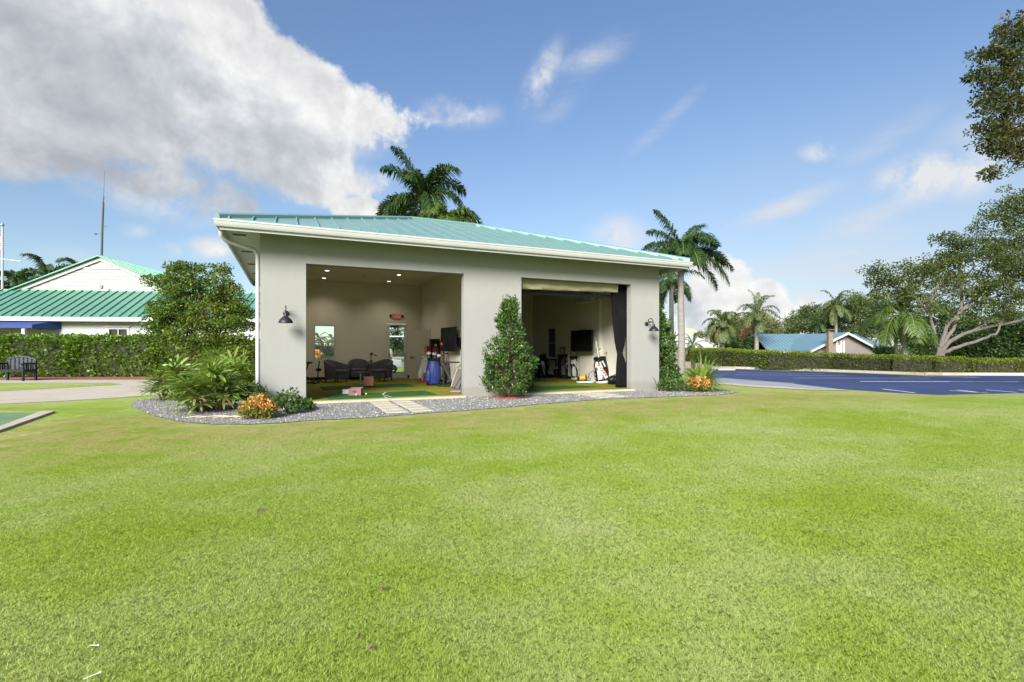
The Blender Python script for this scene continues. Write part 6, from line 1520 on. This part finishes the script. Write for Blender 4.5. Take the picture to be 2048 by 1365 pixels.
# the spreading tree with pale forked limbs
px_tree('spreading_tree','big spreading tree with pale forked limbs behind the clipped hedge',1880,29,
  [(1965,525,95,62,90),(1895,505,45,40,24),(2030,470,70,80,75),(2045,555,70,60,60),(1925,575,60,30,27),(1800,548,66,24,33),(1755,560,26,16,9),(1850,555,40,30,18),(1790,590,40,20,12),(1990,600,70,26,24),(2100,520,80,110,75),(2050,620,60,30,18),(2042,398,40,30,20),(2022,432,46,30,20),(1860,610,36,24,10),(1930,640,50,18,10)],
  2.0,.25,'lf_oak',.155,.08,66,.50,71,None,'bark',
  [([(1883,704),(1900,682),(1945,662),(1990,652),(2060,636),(2150,610)],.13,.04),([(1884,706),(1915,694),(1965,679),(1992,668),(2004,645),(2020,615)],.115,.03),([(1880,694),(1893,655),(1925,620),(1965,603),(2020,585)],.12,.03),
   ([(1880,695),(1905,660),(1922,615),(1925,570),(1950,530)],.115,.03),([(1872,690),(1866,650),(1857,622),(1872,578),(1890,540)],.115,.025),([(1858,628),(1838,603),(1806,585),(1768,562)],.09,.02),([(1862,640),(1845,590),(1815,560)],.07,.02),([(1945,662),(1985,640),(2030,650)],.07,.02),([(1925,620),(1990,560),(2050,520)],.09,.03)],
  up=.15,flat=.55,limb_every=3,trunk_px=[(1880,712),(1880,704),(1878,694)],depth=.9)
# tree at the right edge, only its outer boughs in the picture
px_tree('overhanging_tree','dark leafy boughs reaching in at the upper right corner',2330,12.5,
  [(2035,65,45,34,22),(1985,112,48,20,20),(2030,140,60,36,36),(1968,150,30,14,8),(2000,165,36,24,14),(1985,210,42,26,18),(2035,230,40,40,26),(1968,258,28,16,8),(1990,290,40,22,16),(2030,310,34,26,16),(1992,345,20,10,5),(2015,270,36,20,12),(2110,60,70,70,26),(2120,180,80,90,34),(2130,300,70,70,26),(2230,120,120,140,40),(2240,320,110,100,30)],
  4,.26,'lf_oak2',.11,.046,44,.18,72,None,'bark_brown',
  [([(2325,330),(2200,270),(2090,215),(2030,200),(1985,205)],.10,.015),([(2325,300),(2220,180),(2110,110),(2040,80)],.10,.015),([(2200,270),(2110,290),(2040,300),(1995,325)],.06,.01),([(2110,150),(2050,130),(1985,120)],.05,.01),([(2090,215),(2030,250),(1985,280)],.04,.008)],
  up=.1,flat=.7,limb_every=1,trunk_px=[(2330,812),(2328,600),(2326,400),(2324,300)],depth=.8,twigs=3)
# neighbours' trees
for args in [
 dict(name='broad_tree',label='light olive dome shaped tree left of the tall queen palm',base_px=1478,dist=62,blobs=[(1490,650,46,20,48),(1470,672,42,24,36),(1540,666,26,30,26),(1500,685,44,16,28),(1525,690,32,14,16)],trunk_h=2.4,tr=.25,leaf='lf_bg2',L=.26,Wd=.14,nl=126,cr=.85,seed=81),
 dict(name='broad_tree',label='grey green rounded tree behind the ridge of the blue roof',base_px=1622,dist=66,blobs=[(1625,635,34,22,36),(1600,655,28,24,24),(1650,660,26,26,18),(1585,672,22,16,10)],trunk_h=4,tr=.3,leaf='lf_bg',L=.28,Wd=.15,nl=108,cr=.85,seed=82),
 dict(name='broad_tree',label='tall mixed green tree directly behind the chimney of the blue roofed house',base_px=1690,dist=60,blobs=[(1690,620,40,28,30),(1670,655,34,30,24),(1720,640,34,36,30),(1740,620,30,30,20),(1700,672,40,16,14)],trunk_h=4,tr=.3,leaf='lf_bg',L=.27,Wd=.14,nl=118,cr=.8,seed=83),
 dict(name='broad_tree',label='bare looking brownish tree between the blue roof and the spreading tree',base_px=1775,dist=66,blobs=[(1765,635,36,34,26),(1740,650,30,22,14),(1790,620,34,26,14),(1745,605,34,22,12),(1715,600,22,18,6)],trunk_h=3.5,tr=.22,leaf='lf_oak',L=.22,Wd=.11,nl=72,cr=.7,seed=84),
 dict(name='broad_tree',label='deep green shade tree filling the view below the spreading limbs',base_px=1965,dist=40,blobs=[(1960,690,50,26,40),(2010,675,50,34,50),(1920,700,30,18,16),(2060,680,60,50,50),(1985,650,40,24,20),(2130,670,60,60,30)],trunk_h=2,tr=.25,leaf='lf_bg3',L=.22,Wd=.13,nl=135,cr=.75,seed=85),
 dict(name='broad_tree',label='deep green undergrowth tree right behind the queen palm by the hedge',base_px=1850,dist=44,blobs=[(1850,690,34,20,24),(1835,660,24,24,14),(1890,650,40,40,24),(1905,620,40,24,12)],trunk_h=2,tr=.2,leaf='lf_bg3',L=.22,Wd=.12,nl=108,cr=.7,seed=86),
 dict(name='broad_tree',label='small dark conifer like tree left of the olive dome tree',base_px=1432,dist=100,blobs=[(1434,640,4,26,5),(1420,668,22,18,12),(1405,676,14,12,6),(1440,672,20,20,10)],trunk_h=3,tr=.18,leaf='lf_bg',L=.26,Wd=.13,nl=108,cr=.7,seed=87),
 dict(name='purple_shrub',label='dusky purple shrub at the foot of the olive dome tree',base_px=1485,dist=52,blobs=[(1485,692,22,12,12),(1470,698,16,8,6)],trunk_h=.8,tr=.1,leaf='lf_bg3',L=.2,Wd=.11,nl=108,cr=.5,seed=88),
 dict(name='garden_bush',label='green bush at the right foot of the blue roofed house',base_px=1775,dist=40,blobs=[(1775,704,26,8,10),(1760,700,10,8,4)],trunk_h=.8,tr=.1,leaf='lf_bg3',L=.18,Wd=.09,nl=108,cr=.42,seed=89)]:
    px_tree(group='trees in the neighbouring gardens',limb_every=2,**args)
# palms on the right
def rpalm(name,label,px,py,dist,L,n,seed,leaf,els,arch,tr,shaft=False,ll=.75,lw=.09,skirt=0,lean=0,nn=36,base=None,plane=.4):
    c=Q(px,py,dist); z0=gz(c.x,c.y); h=c.z-z0
    tp=[(lean,0,-.1),(lean*.6,0,h*.35),(lean*.25,0,h*.7),(0,0,h)]
    return palm(name,label,(c.x,c.y,z0),h,tr,spread(n,seed,els,arch),L,seed,leaf,shaft,nn,ll,lw,None,skirt,tp,plane)
rpalm('queen_palm','tall queen palm with white trunk left of the blue roof',1514,632,52,2.9,17,91,'lf_palm_far',(80,62,35,12,-8),1.45,.22,False,.62,.07,0,-.1)
c=Q(1514,640,52); m=MB(); m.ball((0,0,0),(.32,.32,.42),12,8); pp=[o for o in COL.objects if o.name=='queen_palm'][0]; k=m.build('boot_knob',M['bark_brown'],pp,smooth=70); k.location=(0,-.02,c.z-gz(c.x,c.y)-.35)
rpalm('shaggy_palm','shaggy palm with hanging dead skirt right of the white roof',1444,648,50,2.3,24,92,'lf_palm_far',(70,40,10,-20,-45),1.6,.24,False,.7,.08,16)
rpalm('date_palm','small date palm in front of the white roof',1386,690,46,2.0,16,93,'lf_palm_far',(70,45,25,5,-10),1.3,.2,False,.3,.05,5)
rpalm('feather_palm','drooping feather palm in front of the spreading tree',1806,628,30,2.6,16,94,'lf_palm_light',(75,50,20,-5,-25),1.75,.13,False,.85,.055,0,.2,48)
rpalm('feather_palm','lower feather palm leaning left beside the blue roof',1790,655,33,1.6,10,95,'lf_palm_light',(60,30,5,-10),1.7,.11,False,.8,.05,0,.2,40)
rpalm('feather_palm','tall feather palm rising behind the blue roof chimney',1672,612,58,2.6,15,96,'lf_palm_far',(70,45,15,-10,-30),1.5,.16,False,.6,.08)
rpalm('feather_palm','dark palm low behind the blue roof right of the rounded tree',1640,648,60,2.0,13,97,'lf_palm',(60,35,10,-15,-35),1.5,.16,False,.6,.08)
c=Q(1495,690,50)
t=px_tree('dry_tree','narrow rusty brown dead palm thatch leaning right of the shaggy palm',1487,56,[(1490,676,5,14,6),(1494,660,5,12,5),(1499,648,5,8,3)],1.2,.1,M['dead'],.3,.08,70,.42,98)
# trees seen through the back window and beyond the plot
far=MB()
rg=np.random.default_rng(77)
V=[]
cl=[]
for k in range(420):
    a=rg.uniform(-1.25,1.25); dd=rg.uniform(120,190); x=math.sin(a)*dd*1.1; y=abs(math.cos(a))*dd+20
    hgt=rg.uniform(1.5,5.0)*(1+.35*math.sin(a*9))*(.55 if -.5<a<0 else 1)
    cl.append((x,y,hgt*.45+terrain(x,y),hgt*.95,70))
V=cluster_leaves(cl,.85,.5,rg,.2,.7)
tag(np_mesh('distant_woods',V,M['lf_bg']),'low distant woods along the horizon','woods',kind='stuff')
for (px,py,dist,blobs,leaf,lb,sd_) in [(655,705,34,[(640,700,14,8,9),(665,702,14,6,8)],'lf_bg3','dark rounded shrub seen through the white back window',101),(636,712,27,[(634,708,4,6,6)],'lf_flower','orange leaved croton seen at the left of the back window',102),(795,690,33,[(792,672,18,16,16),(800,690,20,18,16),(780,695,10,10,8)],'lf_bg3','dark green shrub behind the golf cart seen through the glass door',103)]:
    px_tree('garden_bush',lb,px,dist,blobs,.6,.06,leaf,.14,.08,60,.30 if leaf!='lf_flower' else .12,sd_,limb_every=2)
for (px,py,dist,L,sd_,lb) in ((637,678,85,2.0,104,'tiny distant palm at the left in the white back window'),(664,679,95,2.2,105,'tiny distant palm at the right in the white back window')):
    rpalm('distant_palm',lb,px,py,dist,L,14,sd_,'lf_palm_far',(60,35,10,-15,-35),1.5,.15,False,.6,.1,nn=26)
hedge('low_hedge','low hedge across the lawn seen through the white back window',[(-22,46,1.0),(-13,47,1.0),(-8,47.5,1.0)],1.2,1.2,'lf_bg',.16,.09,120,47)
# ---------------------------------------------------------------- bits lying on the lawn
def tee(px,py,rz,lb):
    p=P(px,py,.03); m=MB(); m.lathe([(.001,0),(.0018,.008),(.0019,.045),(.0045,.056),(.0045,.060),(.003,.058)],12,M=Matrix.Rotation(R(82),4,'Y')@Matrix.Scale(.85,4)); tag(m.build('golf_tee',M['teewhite'],loc=(p.x,p.y,.028),rot=(0,0,rz),smooth=50),lb,'golf tee','white golf tees left in the grass')
tee(166,1358,R(38),'long white golf tee lying slanted in the lower left corner')
tee(179,1290,R(-12),'small white golf tee lying flat above the slanted one')
tee(1238,1022,R(60),'lone white golf tee far out on the lawn right of the middle')
def dleaf(px,py,s,rz,lb):
    p=P(px,py,.03); m=MB(); n=9; vs=[(s*(-1+2*i/n),s*.42*math.sin(math.pi*i/n)*sg,.012*math.sin(3*i/n+sg)) for sg in (1,-1) for i in range(n+1)]; fs=[(i,i+1,n+2+i,n+1+i) for i in range(n)]
    m.add(vs,fs); m.add([(x,y,z-.0015) for x,y,z in vs],[f[::-1] for f in fs]); tag(m.build('dry_leaf',M['leaf_dry'],loc=(p.x,p.y,.024),rot=(.2,.1,rz)),lb,'leaf','dry leaves on the lawn')
dleaf(720,1268,.014,R(80),'curled brown leaf on the lawn below the middle')
dleaf(742,1294,.017,R(-30),'brown leaf lying closest to the bottom edge')
dleaf(765,1176,.016,R(5),'brown leaf on the lawn above two others')
